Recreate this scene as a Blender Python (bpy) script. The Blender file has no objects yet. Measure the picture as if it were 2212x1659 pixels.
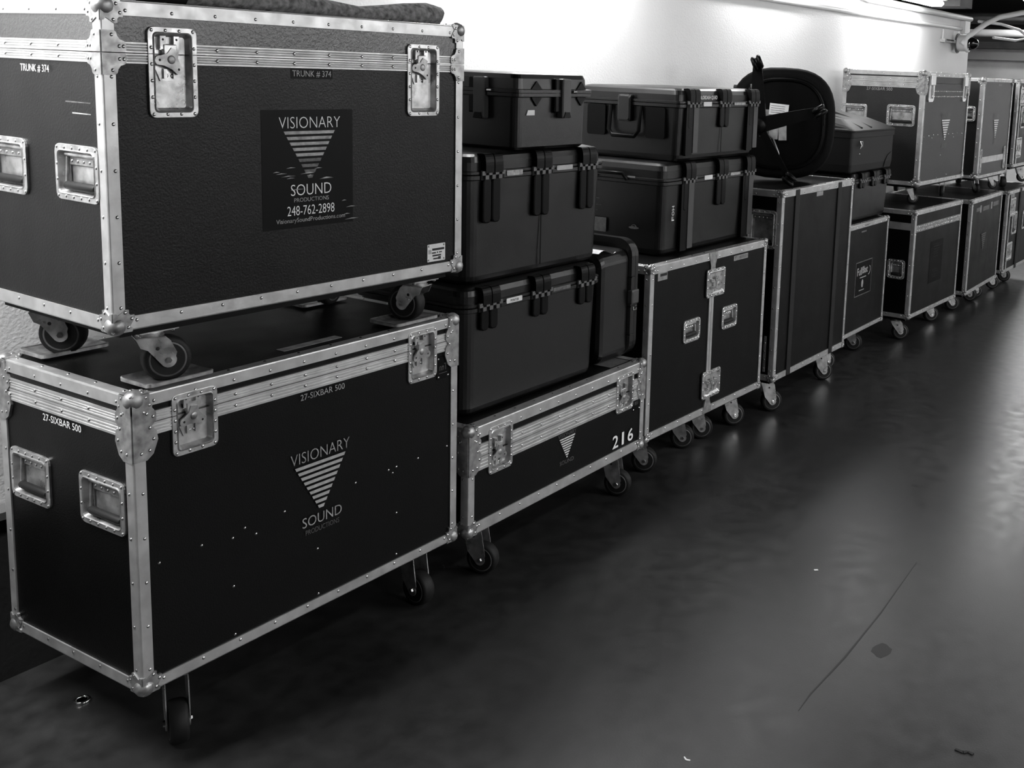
import bpy, math, random
from mathutils import Matrix, Vector, Euler
random.seed(7)
SC = bpy.context.scene
COL = SC.collection
PI = math.pi

# ------------------------------------------------------------------ materials
def new_mat(name):
    m = bpy.data.materials.new(name); m.use_nodes = True
    nt = m.node_tree
    return m, nt, nt.nodes['Principled BSDF']

def mat(name, c, rough=0.5, metal=0.0, spec=0.5, bump=None, vary=None, rvary=None, stretch=None, emit=None, coat=0.0):
    """c: grey value; bump=(scale,strength); vary=(scale,amount): tone mottling of the thing itself; rvary=(scale,amount)"""
    m, nt, b = new_mat(name)
    N, L = nt.nodes, nt.links
    b.inputs['Base Color'].default_value = (c, c, c, 1)
    b.inputs['Roughness'].default_value = rough
    b.inputs['Metallic'].default_value = metal
    b.inputs['Specular IOR Level'].default_value = spec
    b.inputs['Coat Weight'].default_value = coat
    b.inputs['Coat Roughness'].default_value = 0.2
    if vary or bump or rvary:
        tc = N.new('ShaderNodeTexCoord')
        src = tc.outputs['Object']
        if stretch:
            mp = N.new('ShaderNodeMapping'); mp.inputs['Scale'].default_value = stretch
            L.new(src, mp.inputs['Vector']); src = mp.outputs['Vector']
    if vary:
        n = N.new('ShaderNodeTexNoise'); n.inputs['Scale'].default_value = vary[0]; n.inputs['Detail'].default_value = 5
        L.new(src, n.inputs['Vector'])
        r = N.new('ShaderNodeMapRange'); r.inputs['From Min'].default_value = 0.3; r.inputs['From Max'].default_value = 0.7
        r.inputs['To Min'].default_value = max(c * (1 - vary[1]), 0); r.inputs['To Max'].default_value = min(c * (1 + vary[1]), 1)
        L.new(n.outputs['Fac'], r.inputs['Value']); L.new(r.outputs['Result'], b.inputs['Base Color'])
    if rvary:
        n = N.new('ShaderNodeTexNoise'); n.inputs['Scale'].default_value = rvary[0]; n.inputs['Detail'].default_value = 4
        L.new(src, n.inputs['Vector'])
        r = N.new('ShaderNodeMapRange'); r.inputs['From Min'].default_value = 0.3; r.inputs['From Max'].default_value = 0.7
        r.inputs['To Min'].default_value = max(rough - rvary[1], 0.03); r.inputs['To Max'].default_value = min(rough + rvary[1], 1)
        L.new(n.outputs['Fac'], r.inputs['Value']); L.new(r.outputs['Result'], b.inputs['Roughness'])
    if bump:
        n = N.new('ShaderNodeTexNoise'); n.inputs['Scale'].default_value = bump[0]; n.inputs['Detail'].default_value = 3
        L.new(src, n.inputs['Vector'])
        k = N.new('ShaderNodeBump'); k.inputs['Strength'].default_value = bump[1]; k.inputs['Distance'].default_value = 0.002
        L.new(n.outputs['Fac'], k.inputs['Height']); L.new(k.outputs['Normal'], b.inputs['Normal'])
    if emit:
        b.inputs['Emission Color'].default_value = (1, 1, 1, 1); b.inputs['Emission Strength'].default_value = emit
    return m

M = {}
M['laminate'] = mat('black_laminate', 0.002, 0.42, spec=0.18, bump=(230, 0.35), rvary=(6, 0.05))
M['laminate_trunk'] = mat('textured_laminate', 0.003, 0.42, spec=0.26, bump=(190, 0.4), rvary=(6, 0.05))
M['laminate_worn'] = mat('worn_laminate', 0.006, 0.42, spec=0.6, bump=(190, 0.5), vary=(9, 0.5))
M['alu'] = mat('aluminium_extrusion', 0.56, 0.44, metal=0.75, vary=(14, 0.18), rvary=(25, 0.10), bump=(60, 0.12))
M['zinc'] = mat('zinc_plated_steel', 0.52, 0.36, metal=0.8, vary=(28, 0.35), rvary=(30, 0.12), bump=(70, 0.15))
M['zinc_dull'] = mat('dull_zinc_steel', 0.36, 0.44, metal=0.75, vary=(40, 0.40), rvary=(30, 0.12), bump=(80, 0.2))
M['rivet'] = mat('rivet_steel', 0.75, 0.25, metal=1.0)
M['chrome'] = mat('bright_steel', 0.75, 0.15, metal=1.0)
M['laminate_lid'] = mat('scuffed_lid_laminate', 0.010, 0.36, spec=0.9, bump=(150, 0.9), vary=(40, 0.5), coat=0.3)
M['rubber'] = mat('black_rubber', 0.010, 0.6, spec=0.3, bump=(120, 0.1))
M['hub'] = mat('grey_wheel_hub', 0.10, 0.4, vary=(40, 0.3))
M['plywood'] = mat('black_painted_plywood', 0.004, 0.6, spec=0.15, bump=(60, 0.3))
M['plastic'] = mat('black_moulded_plastic', 0.002, 0.34, spec=0.60, bump=(350, 0.15), rvary=(10, 0.05))
M['plastic_gloss'] = mat('smooth_black_plastic', 0.0025, 0.38, spec=0.14)
M['knuckle'] = mat('grey_hinge_plastic', 0.11, 0.4, spec=0.5)
M['plastic_grey'] = mat('charcoal_plastic', 0.055, 0.42, spec=0.5, bump=(300, 0.2))
M['white'] = mat('white_print', 0.90, 0.5)
M['grey_print'] = mat('worn_grey_print', 0.36, 0.5, vary=(60, 0.4))
M['dim_print'] = mat('faded_grey_print', 0.10, 0.5, vary=(80, 0.5))
M['stripe'] = mat('silver_stripe_print', 0.42, 0.5, vary=(50, 0.15))
M['stripe_white'] = mat('white_stripe_print', 0.70, 0.5, vary=(50, 0.15))
M['sticker'] = mat('gloss_black_sticker', 0.002, 0.45, spec=0.12)
M['sign'] = mat('dark_printed_sign', 0.002, 0.5, spec=0.1)
M['strap'] = mat('bright_strap_latch', 0.85, 0.35, metal=0.5)
M['floor_mark'] = mat('dark_floor_mark', 0.014, 0.46, spec=0.26)
M['faint_print'] = mat('faint_print', 0.02, 0.6, spec=0.1, vary=(60, 0.5))
M['paper'] = mat('white_paper', 0.75, 0.6, vary=(18, 0.08))
M['paper_grey'] = mat('grey_paper_label', 0.28, 0.6, vary=(30, 0.3))
M['tape'] = mat('grey_cloth_tape', 0.10, 0.7, vary=(60, 0.25))
M['black_ink'] = mat('black_ink', 0.004, 0.6)
M['blanket'] = mat('grey_moving_blanket', 0.20, 0.95, spec=0.1, vary=(60, 0.6), bump=(90, 1.0))
M['mesh'] = mat('black_upholstery', 0.003, 0.7, spec=0.1, bump=(500, 0.4))
M['tote'] = mat('matt_black_tote', 0.010, 0.58, spec=0.3, bump=(400, 0.2))
M['paint_white'] = mat('white_paint', 0.80, 0.5)
M['dome'] = mat('smoked_dome', 0.004, 0.05, spec=0.8)
M['beam'] = mat('grey_beam_paint', 0.09, 0.6, vary=(4, 0.3))
M['beam_light'] = mat('light_beam_paint', 0.7, 0.6, vary=(2, 0.15))
M['dark_ceiling'] = mat('dark_ceiling_paint', 0.012, 0.8, vary=(3, 0.6))
M['lamp'] = mat('lit_lamp_diffuser', 0.8, 0.5, emit=9.0)

def wall_mat():
    m, nt, b = new_mat('painted_block_wall')
    N, L = nt.nodes, nt.links
    tc = N.new('ShaderNodeTexCoord')
    n = N.new('ShaderNodeTexNoise'); n.inputs['Scale'].default_value = 110; n.inputs['Detail'].default_value = 4
    n2 = N.new('ShaderNodeTexNoise'); n2.inputs['Scale'].default_value = 1.3; n2.inputs['Detail'].default_value = 5
    L.new(tc.outputs['Object'], n.inputs['Vector']); L.new(tc.outputs['Object'], n2.inputs['Vector'])
    r = N.new('ShaderNodeMapRange'); r.inputs['To Min'].default_value = 0.72; r.inputs['To Max'].default_value = 0.84
    L.new(n2.outputs['Fac'], r.inputs['Value']); L.new(r.outputs['Result'], b.inputs['Base Color'])
    b.inputs['Roughness'].default_value = 0.42; b.inputs['Specular IOR Level'].default_value = 0.5
    k = N.new('ShaderNodeBump'); k.inputs['Strength'].default_value = 0.5; k.inputs['Distance'].default_value = 0.003
    L.new(n.outputs['Fac'], k.inputs['Height']); L.new(k.outputs['Normal'], b.inputs['Normal'])
    return m
M['wall'] = wall_mat()
M['wall_dark'] = mat('dark_painted_wall_base', 0.020, 0.55, vary=(5, 0.4), bump=(60, 0.4))
M['wall_mid'] = mat('grey_painted_wall', 0.35, 0.6, vary=(1.5, 0.15))

def floor_mat():
    m, nt, b = new_mat('sealed_concrete_floor')
    N, L = nt.nodes, nt.links
    tc = N.new('ShaderNodeTexCoord')
    def noise(s, d=6, dist=0.0):
        n = N.new('ShaderNodeTexNoise'); n.inputs['Scale'].default_value = s; n.inputs['Detail'].default_value = d
        n.inputs['Distortion'].default_value = dist
        L.new(tc.outputs['Object'], n.inputs['Vector']); return n
    a = noise(1.1, 8, 0.6); c = noise(14, 6); d = noise(170, 3)
    r1 = N.new('ShaderNodeMapRange'); r1.inputs['From Min'].default_value = 0.3; r1.inputs['From Max'].default_value = 0.7
    r1.inputs['To Min'].default_value = 0.015; r1.inputs['To Max'].default_value = 0.029
    L.new(a.outputs['Fac'], r1.inputs['Value'])
    r2 = N.new('ShaderNodeMapRange'); r2.inputs['From Min'].default_value = 0.3; r2.inputs['From Max'].default_value = 0.72
    r2.inputs['To Min'].default_value = 0.7; r2.inputs['To Max'].default_value = 1.35
    L.new(c.outputs['Fac'], r2.inputs['Value'])
    mu = N.new('ShaderNodeMath'); mu.operation = 'MULTIPLY'
    L.new(r1.outputs['Result'], mu.inputs[0]); L.new(r2.outputs['Result'], mu.inputs[1])
    r4 = N.new('ShaderNodeMapRange'); r4.inputs['From Min'].default_value = 0.66; r4.inputs['From Max'].default_value = 0.80
    r4.inputs['To Min'].default_value = 0.0; r4.inputs['To Max'].default_value = 0.03
    L.new(d.outputs['Fac'], r4.inputs['Value'])
    ad = N.new('ShaderNodeMath'); ad.operation = 'ADD'
    L.new(mu.outputs[0], ad.inputs[0]); L.new(r4.outputs['Result'], ad.inputs[1])
    L.new(ad.outputs[0], b.inputs['Base Color'])
    r3 = N.new('ShaderNodeMapRange'); r3.inputs['From Min'].default_value = 0.3; r3.inputs['From Max'].default_value = 0.7
    r3.inputs['To Min'].default_value = 0.32; r3.inputs['To Max'].default_value = 0.40
    L.new(c.outputs['Fac'], r3.inputs['Value']); L.new(r3.outputs['Result'], b.inputs['Roughness'])
    k = N.new('ShaderNodeBump'); k.inputs['Strength'].default_value = 0.12; k.inputs['Distance'].default_value = 0.002
    L.new(d.outputs['Fac'], k.inputs['Height']); L.new(k.outputs['Normal'], b.inputs['Normal'])
    b.inputs['Specular IOR Level'].default_value = 0.38
    return m
M['floor'] = floor_mat()

# ------------------------------------------------------------------ mesh builder
class MB:
    def __init__(s, T=None):
        s.v = []; s.f = []; s.mi = []; s.sm = []; s.mats = []; s.T = T or Matrix.Identity(4); s.cur = 0
    def use(s, key):
        m = M[key]
        if m not in s.mats: s.mats.append(m)
        s.cur = s.mats.index(m); return s
    def add(s, vs, fs, smooth=False, T=None):
        o = len(s.v); X = s.T @ T if T is not None else s.T
        s.v += [tuple(X @ Vector(p)) for p in vs]
        for f in fs:
            s.f.append([i + o for i in f]); s.mi.append(s.cur); s.sm.append(smooth)
        return s
    def box(s, x0, y0, z0, x1, y1, z1, T=None):
        vs = [(x, y, z) for z in (z0, z1) for y in (y0, y1) for x in (x0, x1)]
        return s.add(vs, [(0, 2, 3, 1), (4, 5, 7, 6), (0, 1, 5, 4), (2, 6, 7, 3), (0, 4, 6, 2), (1, 3, 7, 5)], False, T)
    def bbox(s, x0, y0, z0, x1, y1, z1, r, T=None):
        """box with chamfered edges all round"""
        return s.loft([rrect(x0 + r, y0 + r, x1 - r, y1 - r, 0.0001, 1, z0), rrect(x0, y0, x1, y1, r, 3, z0 + r),
                       rrect(x0, y0, x1, y1, r, 3, z1 - r), rrect(x0 + r, y0 + r, x1 - r, y1 - r, 0.0001, 1, z1)], T=T, resample=True)
    def prism(s, pts, n0, n1, smooth=False, T=None, caps=True):
        """outline pts (u,v) extruded along the third axis n0..n1"""
        k = len(pts)
        vs = [(p[0], p[1], n0) for p in pts] + [(p[0], p[1], n1) for p in pts]
        fs = [(i, (i + 1) % k, k + (i + 1) % k, k + i) for i in range(k)]
        s.add(vs, fs, smooth, T)
        if caps: s.add(vs, [tuple(range(k))[::-1], tuple(range(k, 2 * k))], False, T)
        return s
    def loft(s, loops, closed=True, caps=(True, True), smooth=False, T=None, resample=False):
        if resample:
            n = max(len(l) for l in loops); loops = [l if len(l) == n else rs(l, n) for l in loops]
        k = len(loops[0]); vs = [p for l in loops for p in l]; fs = []
        for j in range(len(loops) - 1):
            for i in range(k if closed else k - 1):
                a = j * k + i; b = j * k + (i + 1) % k
                fs.append((a, b, b + k, a + k))
        s.add(vs, fs, smooth, T)
        if caps[0]: s.add(loops[0], [tuple(range(k))[::-1]], False, T)
        if caps[1]: s.add(loops[-1], [tuple(range(k))], False, T)
        return s
    def lathe(s, prof, n=24, T=None, smooth=True):
        """prof: (r,h) around the local z axis"""
        loops = [[(r * math.cos(2 * PI * i / n), r * math.sin(2 * PI * i / n), h) for i in range(n)] for r, h in prof]
        return s.loft(loops, caps=(prof[0][0] > 1e-6, prof[-1][0] > 1e-6), smooth=smooth, T=T)
    def dome(s, u, v, n, r=0.0045, h=0.0022, seg=8, T=None):
        vs = [(u + r * math.cos(2 * PI * i / seg), v + r * math.sin(2 * PI * i / seg), n) for i in range(seg)]
        vs += [(u + .7 * r * math.cos(2 * PI * i / seg), v + .7 * r * math.sin(2 * PI * i / seg), n + h * .75) for i in range(seg)]
        vs.append((u, v, n + h))
        fs = [(i, (i + 1) % seg, seg + (i + 1) % seg, seg + i) for i in range(seg)] + [(seg + i, seg + (i + 1) % seg, 2 * seg) for i in range(seg)]
        return s.add(vs, fs, True, T)
    def tube(s, pts, r, n=10, T=None, smooth=True, caps=True):
        pts = [Vector(p) for p in pts]; rr = r if isinstance(r, (list, tuple)) else [r] * len(pts)
        loops = []; up = Vector((0, 0, 1))
        d0 = (pts[1] - pts[0]).normalized()
        if abs(d0.dot(up)) > 0.95: up = Vector((1, 0, 0))
        a = d0.cross(up).normalized()
        for i, p in enumerate(pts):
            d = ((pts[min(i + 1, len(pts) - 1)] - pts[max(i - 1, 0)])).normalized()
            a = (a - d * a.dot(d)).normalized(); b = d.cross(a)
            loops.append([tuple(p + rr[i] * (math.cos(2 * PI * j / n) * a + math.sin(2 * PI * j / n) * b)) for j in range(n)])
        return s.loft(loops, caps=(caps, caps), smooth=smooth, T=T)
    def build(s, name, parent=None, label=None):
        me = bpy.data.meshes.new(name)
        me.from_pydata(s.v, [], s.f)
        for m in s.mats: me.materials.append(m)
        me.polygons.foreach_set('material_index', s.mi); me.polygons.foreach_set('use_smooth', s.sm)
        me.update()
        import bmesh
        bm = bmesh.new(); bm.from_mesh(me); bmesh.ops.recalc_face_normals(bm, faces=bm.faces); bm.to_mesh(me); bm.free()
        o = bpy.data.objects.new(name, me); COL.objects.link(o)
        if parent: o.parent = parent
        if label: o['label'] = label
        return o

def arc(cx, cy, r, a0, a1, n):
    return [(cx + r * math.cos(math.radians(a0 + (a1 - a0) * i / n)), cy + r * math.sin(math.radians(a0 + (a1 - a0) * i / n))) for i in range(n + 1)]
def rr2(x0, y0, x1, y1, r, n=4):
    r = min(r, (x1 - x0) / 2 - 1e-5, (y1 - y0) / 2 - 1e-5)
    return arc(x1 - r, y0 + r, r, -90, 0, n) + arc(x1 - r, y1 - r, r, 0, 90, n) + arc(x0 + r, y1 - r, r, 90, 180, n) + arc(x0 + r, y0 + r, r, 180, 270, n)
def rrect(x0, y0, x1, y1, r, n=4, z=0.0):
    return [(p[0], p[1], z) for p in rr2(x0, y0, x1, y1, r, n)]
def rs(l, n):
    """give a loop of 4 corners x k points n points (each corner arc repeated)"""
    k = len(l) // 4; kk = n // 4; out = []
    for c in range(4):
        seg = l[c * k:(c + 1) * k]
        out += [seg[min(int(i * k / kk), k - 1)] for i in range(kk)]
    return out

def empty(name, loc, rot=(0, 0, 0), label=None, cat=None, group=None):
    o = bpy.data.objects.new(name, None); COL.objects.link(o); o.location = loc; o.rotation_euler = rot
    o.empty_display_size = 0.1
    tag(o, label, cat, group); return o
def tag(o, label=None, cat=None, group=None, kind=None):
    if label: o['label'] = label
    if cat: o['category'] = cat
    if group: o['group'] = group
    if kind: o['kind'] = kind
    return o

# face frames: (u, v, n) -> thing-local coordinates; n points out of the face
def FR(w, d, zb): return Matrix(((1, 0, 0, 0), (0, 0, -1, 0), (0, 1, 0, zb), (0, 0, 0, 1)))
def LF(w, d, zb): return Matrix(((0, 0, -1, 0), (-1, 0, 0, 0), (0, 1, 0, zb), (0, 0, 0, 1)))   # u = -y : front edge at u=0, back at u=-d
def TP(w, d, zt): return Matrix(((1, 0, 0, 0), (0, 1, 0, 0), (0, 0, 1, zt), (0, 0, 0, 1)))

def text_part(name, s, T, u, v, width, height, parent, key, thin=0.0, n=0.0006, rot=0.0, label=None):
    """flat lettering: left bottom at (u,v) on the face, scaled to width x height"""
    cu = bpy.data.curves.new(name, 'FONT'); cu.body = s; cu.size = 1.0; cu.offset = thin; cu.resolution_u = 3
    tmp = bpy.data.objects.new('tmp', cu); COL.objects.link(tmp)
    bpy.context.view_layer.update()
    me = bpy.data.meshes.new_from_object(tmp.evaluated_get(bpy.context.evaluated_depsgraph_get()))
    bpy.data.objects.remove(tmp); bpy.data.curves.remove(cu)
    xs = [q.co.x for q in me.vertices]; ys = [q.co.y for q in me.vertices]
    x0, x1, y0, y1 = min(xs), max(xs), min(ys), max(ys)
    S = Matrix.Translation((u, v, n)) @ Matrix.Rotation(rot, 4, 'Z') @ Matrix.Diagonal((width / (x1 - x0), height / (y1 - y0), 1, 1)) @ Matrix.Translation((-x0, -y0, 0))
    me.transform(T @ S); me.name = name
    me.materials.clear(); me.materials.append(M[key])
    o = bpy.data.objects.new(name, me); COL.objects.link(o); o.parent = parent
    if label: o['label'] = label
    return o

# ------------------------------------------------------------------ road case hardware
TH = 0.004      # how far the extrusions stand proud of the panels
def bars_mb(T, cx, top, w_top, h, nb, key, w_bot=0.018, n=0.0008, worn=False):
    """the logo's stack of bars, each shorter than the one above"""
    mb = MB(T).use(key); pitch = h / nb; bh = pitch * 0.56
    for i in range(nb):
        if worn and i >= 5: mb.use('dim_print')
        t = i / (nb - 1); w = w_top * (1 - t) + w_bot * t; w2 = w - (w_top - w_bot) / nb * 0.56
        v1 = top - i * pitch; v0 = v1 - bh
        mb.prism([(cx - w2 / 2, v0), (cx + w2 / 2, v0), (cx + w / 2, v1), (cx - w / 2, v1)], n - 0.0006, n)
    return mb

def rivet_key(dull): return 'rivet'

def edge_ext(parent, T, u0, v0, u1, v1, T2, wd=0.034, name='edge_extrusion', r=True):
    pass

def ext_vertical(parent, x, y, sx, sy, z0, z1, wd, name='edge_extrusion', rv=0.11):
    """L-shaped aluminium corner angle standing at (x,y); its flanges run towards sx, sy (+1/-1)"""
    mb = MB().use('alu')
    t = TH; r = 0.004
    L = [(0, wd), (0, r), (r * .3, r * .3), (r, 0), (wd, 0), (wd, t), (t * 1.2, t * 1.2), (t, wd)]
    pts = [(x + sx * a, y + sy * b) for a, b in L]
    mb.prism(pts, z0, z1)
    mb.use('rivet')
    n = max(2, int(round((z1 - z0) / rv)))
    TF = Matrix(((1, 0, 0, x), (0, 0, -sy, y), (0, 1, 0, 0), (0, 0, 0, 1)))
    TL = Matrix(((0, 0, -sx, x), (1, 0, 0, y), (0, 1, 0, 0), (0, 0, 0, 1)))
    for i in range(n):
        z = z0 + (i + 0.5) / n * (z1 - z0)
        mb.dome(sx * wd * 0.68, z, 0, T=TF); mb.dome(sy * wd * 0.68, z, 0, T=TL)
    return mb.build(name, parent)

def ext_horizontal(parent, axis, a0, a1, y, z, sy, sz, wd, rv=0.11, key='alu', name='edge_extrusion'):
    """corner angle along x (axis 0) or y (axis 1) at (other, z); flanges towards sy and sz"""
    mb = MB().use(key)
    t = TH; r = 0.004
    L = [(0, wd), (0, r), (r * .3, r * .3), (r, 0), (wd, 0), (wd, t), (t * 1.2, t * 1.2), (t, wd)]
    pts = [(y + sy * a, z + sz * b) for a, b in L]
    if axis == 0:
        T = Matrix(((0, 0, 1, 0), (1, 0, 0, 0), (0, 1, 0, 0), (0, 0, 0, 1)))
    else:
        T = Matrix(((1, 0, 0, 0), (0, 0, 1, 0), (0, 1, 0, 0), (0, 0, 0, 1)))
    mb.prism(pts, a0, a1, T=T)
    mb.use('rivet'); n = max(2, int(round((a1 - a0) / rv)))
    for i in range(n):
        a = a0 + (i + 0.5) / n * (a1 - a0)
        if axis == 0:
            TF = Matrix(((1, 0, 0, 0), (0, 0, -sy, y), (0, 1, 0, 0), (0, 0, 0, 1))); mb.dome(a, z + sz * wd * .68, 0, T=TF)
            TT = Matrix(((1, 0, 0, 0), (0, 1, 0, 0), (0, 0, -sz, z), (0, 0, 0, 1))); mb.dome(a, y + sy * wd * .68, 0, T=TT)
        else:
            TF = Matrix(((0, 0, -sy, y), (1, 0, 0, 0), (0, 1, 0, 0), (0, 0, 0, 1))); mb.dome(a, z + sz * wd * .68, 0, T=TF)
            TT = Matrix(((0, 1, 0, 0), (1, 0, 0, 0), (0, 0, -sz, z), (0, 0, 0, 1))); mb.dome(a, y + sy * wd * .68, 0, T=TT)
    return mb.build(name, parent)

def belt(parent, w, d, z0, z1, gaps, name, rv=0.11, sides='FLRB'):
    """ridged valance extrusion round the case between heights z0..z1; gaps: u ranges cut out on the front"""
    mb = MB().use('alu'); h = z1 - z0
    prof = [(-TH, 0), (0.0005, 0.0005)]
    for f in (0.25, 0.5, 0.75):
        prof += [(0.0005, h * f - 0.0022), (-0.0014, h * f), (0.0005, h * f + 0.0022)]
    prof += [(0.0005, h - 0.0005), (-TH, h)]
    def run(T, u0, u1):
        P = [(u0, z0 + p[1], p[0]) for p in prof]; Q = [(u1, z0 + p[1], p[0]) for p in prof]
        k = len(P)
        mb.use('alu').add(P + Q, [(i, i + 1, k + i + 1, k + i) for i in range(k - 1)] + [tuple(range(k)), tuple(range(k, 2 * k))], False, T)
        n = max(1, int(round((u1 - u0) / rv))); mb.use('rivet')
        for i in range(n): mb.dome(u0 + (i + .5) / n * (u1 - u0), z0 + h * .5, 0.0005, T=T)
    F = FR(w, d, 0); L = LF(w, d, 0)
    R = Matrix(((0, 0, 1, w), (1, 0, 0, 0), (0, 1, 0, 0), (0, 0, 0, 1))); B = Matrix(((-1, 0, 0, w), (0, 0, 1, d), (0, 1, 0, 0), (0, 0, 0, 1)))
    cuts = sorted(gaps); u = 0.0
    for a, b in cuts: run(F, u, a); u = b
    run(F, u, w); run(L, -d, 0); run(R, 0, d); run(B, 0, w)
    return mb.build(name, parent)

def lobes(R, flip=False):
    """outline of a corner plate's quarter with rivet lobes, corner at the origin"""
    pts = [(0, 0)]
    for a, r in ((0, .80), (9, .80), (16, .72), (24, .86), (31, 1.06), (37, 1.10), (42, .98), (48, .98), (53, 1.10), (59, 1.06), (66, .86), (74, .72), (81, .80), (90, .80)):
        pts.append((R * r * math.cos(math.radians(a)), R * r * math.sin(math.radians(a))))
    return pts

def ball_corner(parent, x, y, z, sx, sy, sz, R=0.058, ball=0.024, key='zinc_dull', tall=0.0):
    """heavy ball corner: a ball and three lobed plates; tall adds a brace down over the lid joint"""
    mb = MB().use(key); off = 0.0035
    kq = .57 if ball > .02 else .62
    c = (x + sx * ball * kq, y + sy * ball * kq, z + sz * ball * kq)
    loops = []; n = 14
    for j in range(9):
        ph = -PI / 2 + PI * j / 8
        loops.append([(c[0] + ball * math.cos(ph) * math.cos(2 * PI * i / n), c[1] + ball * math.cos(ph) * math.sin(2 * PI * i / n), c[2] + ball * math.sin(ph)) for i in range(n)])
    mb.loft(loops, caps=(False, False), smooth=True)
    P = lobes(R)
    TF = Matrix(((sx, 0, 0, x), (0, 0, -sy, y), (0, sz, 0, z), (0, 0, 0, 1)))
    TL = Matrix(((0, 0, -sx, x), (sy, 0, 0, y), (0, sz, 0, z), (0, 0, 0, 1)))
    TT = Matrix(((sx, 0, 0, x), (0, sy, 0, y), (0, 0, -sz, z), (0, 0, 0, 1)))
    for T in (TF, TL, TT):
        mb.use(key).prism(P, -TH, off * .7, T=T)
        mb.use('rivet')
        for a in (33, 57): mb.dome(R * .92 * math.cos(math.radians(a)), R * .92 * math.sin(math.radians(a)), off * .7, T=T)
        mb.dome(R * .62, R * .16, off * .7, T=T)
    if tall:
        R = R * .84
        Q = [(0, 0), (R * .9, 0), (R * .95, tall * .18), (R * 1.25, tall * .30), (R * 1.25, tall * .42), (R * 1.0, tall * .50), (R * 1.25, tall * .58), (R * 1.32, tall * .72),
             (R * 1.05, tall * .92), (R * .7, tall), (0, tall)]
        for T in (TF, TL):
            mb.use(key).prism(Q, -TH, off, T=T); mb.use('rivet')
            for u, v in ((1.08, .36), (1.08, .70), (.85, .86), (.4, .88), (.9, .52), (.75, .30)): mb.dome(R * u, tall * v, off, T=T)
    return mb.build('ball_corner', parent)

def small_corner(parent, x, y, z, sx, sy, sz, R=0.040):
    """smaller pressed corner cap"""
    return ball_corner(parent, x, y, z, sx, sy, sz, R=R, ball=0.017)

def brace(parent, x, y, sx, sy, z, up, key='zinc_dull'):
    """T-shaped brace plate wrapped round a vertical edge beside the lid joint; up=+1 above the joint"""
    mb = MB().use(key)
    P = [(0, 0), (.053, 0), (.056, .004), (.056, .021), (.051, .025), (.042, .028), (.036, .036), (.034, .044), (.029, .048), (0, .048)]
    TF = Matrix(((sx, 0, 0, x), (0, 0, -sy, y), (0, up, 0, z), (0, 0, 0, 1)))
    TL = Matrix(((0, 0, -sx, x), (sy, 0, 0, y), (0, up, 0, z), (0, 0, 0, 1)))
    for T in (TF, TL):
        mb.use(key).prism(P, -TH, .003, T=T); mb.use('rivet')
        for u, v in ((.040, .013), (.050, .013), (.023, .038)): mb.dome(u, v, .003, T=T)
    return mb.build('corner_brace', parent)

def dish_loops(u0, v0, u1, v1, fl, depth, r=0.016, slope=0.006):
    o = 0.0022
    return [rrect(u0, v0, u1, v1, r, 4, -TH), rrect(u0, v0, u1, v1, r, 4, o - .0006), rrect(u0 + .001, v0 + .001, u1 - .001, v1 - .001, r, 4, o),
            rrect(u0 + fl - .005, v0 + fl - .005, u1 - fl + .005, v1 - fl + .005, r * .7, 4, o),
            rrect(u0 + fl - .002, v0 + fl - .002, u1 - fl + .002, v1 - fl + .002, r * .6, 4, o + .0022),
            rrect(u0 + fl, v0 + fl, u1 - fl, v1 - fl, r * .55, 4, o),
            rrect(u0 + fl + slope, v0 + fl + slope, u1 - fl - slope, v1 - fl - slope, r * .4, 4, -depth)]

def flange_rivets(mb, u0, v0, u1, v1, fl, nx, ny, n=.0022, r=.0045):
    mb.use('rivet'); m = fl * .5
    for i in range(nx):
        u = u0 + m * 1.2 + (u1 - u0 - 2.4 * m) * i / (nx - 1)
        mb.dome(u, v0 + m, n, r, T=None); mb.dome(u, v1 - m, n, r, T=None)
    for j in range(1, ny - 1):
        v = v0 + m * 1.2 + (v1 - v0 - 2.4 * m) * j / (ny - 1)
        mb.dome(u0 + m, v, n, r); mb.dome(u1 - m, v, n, r)

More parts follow.
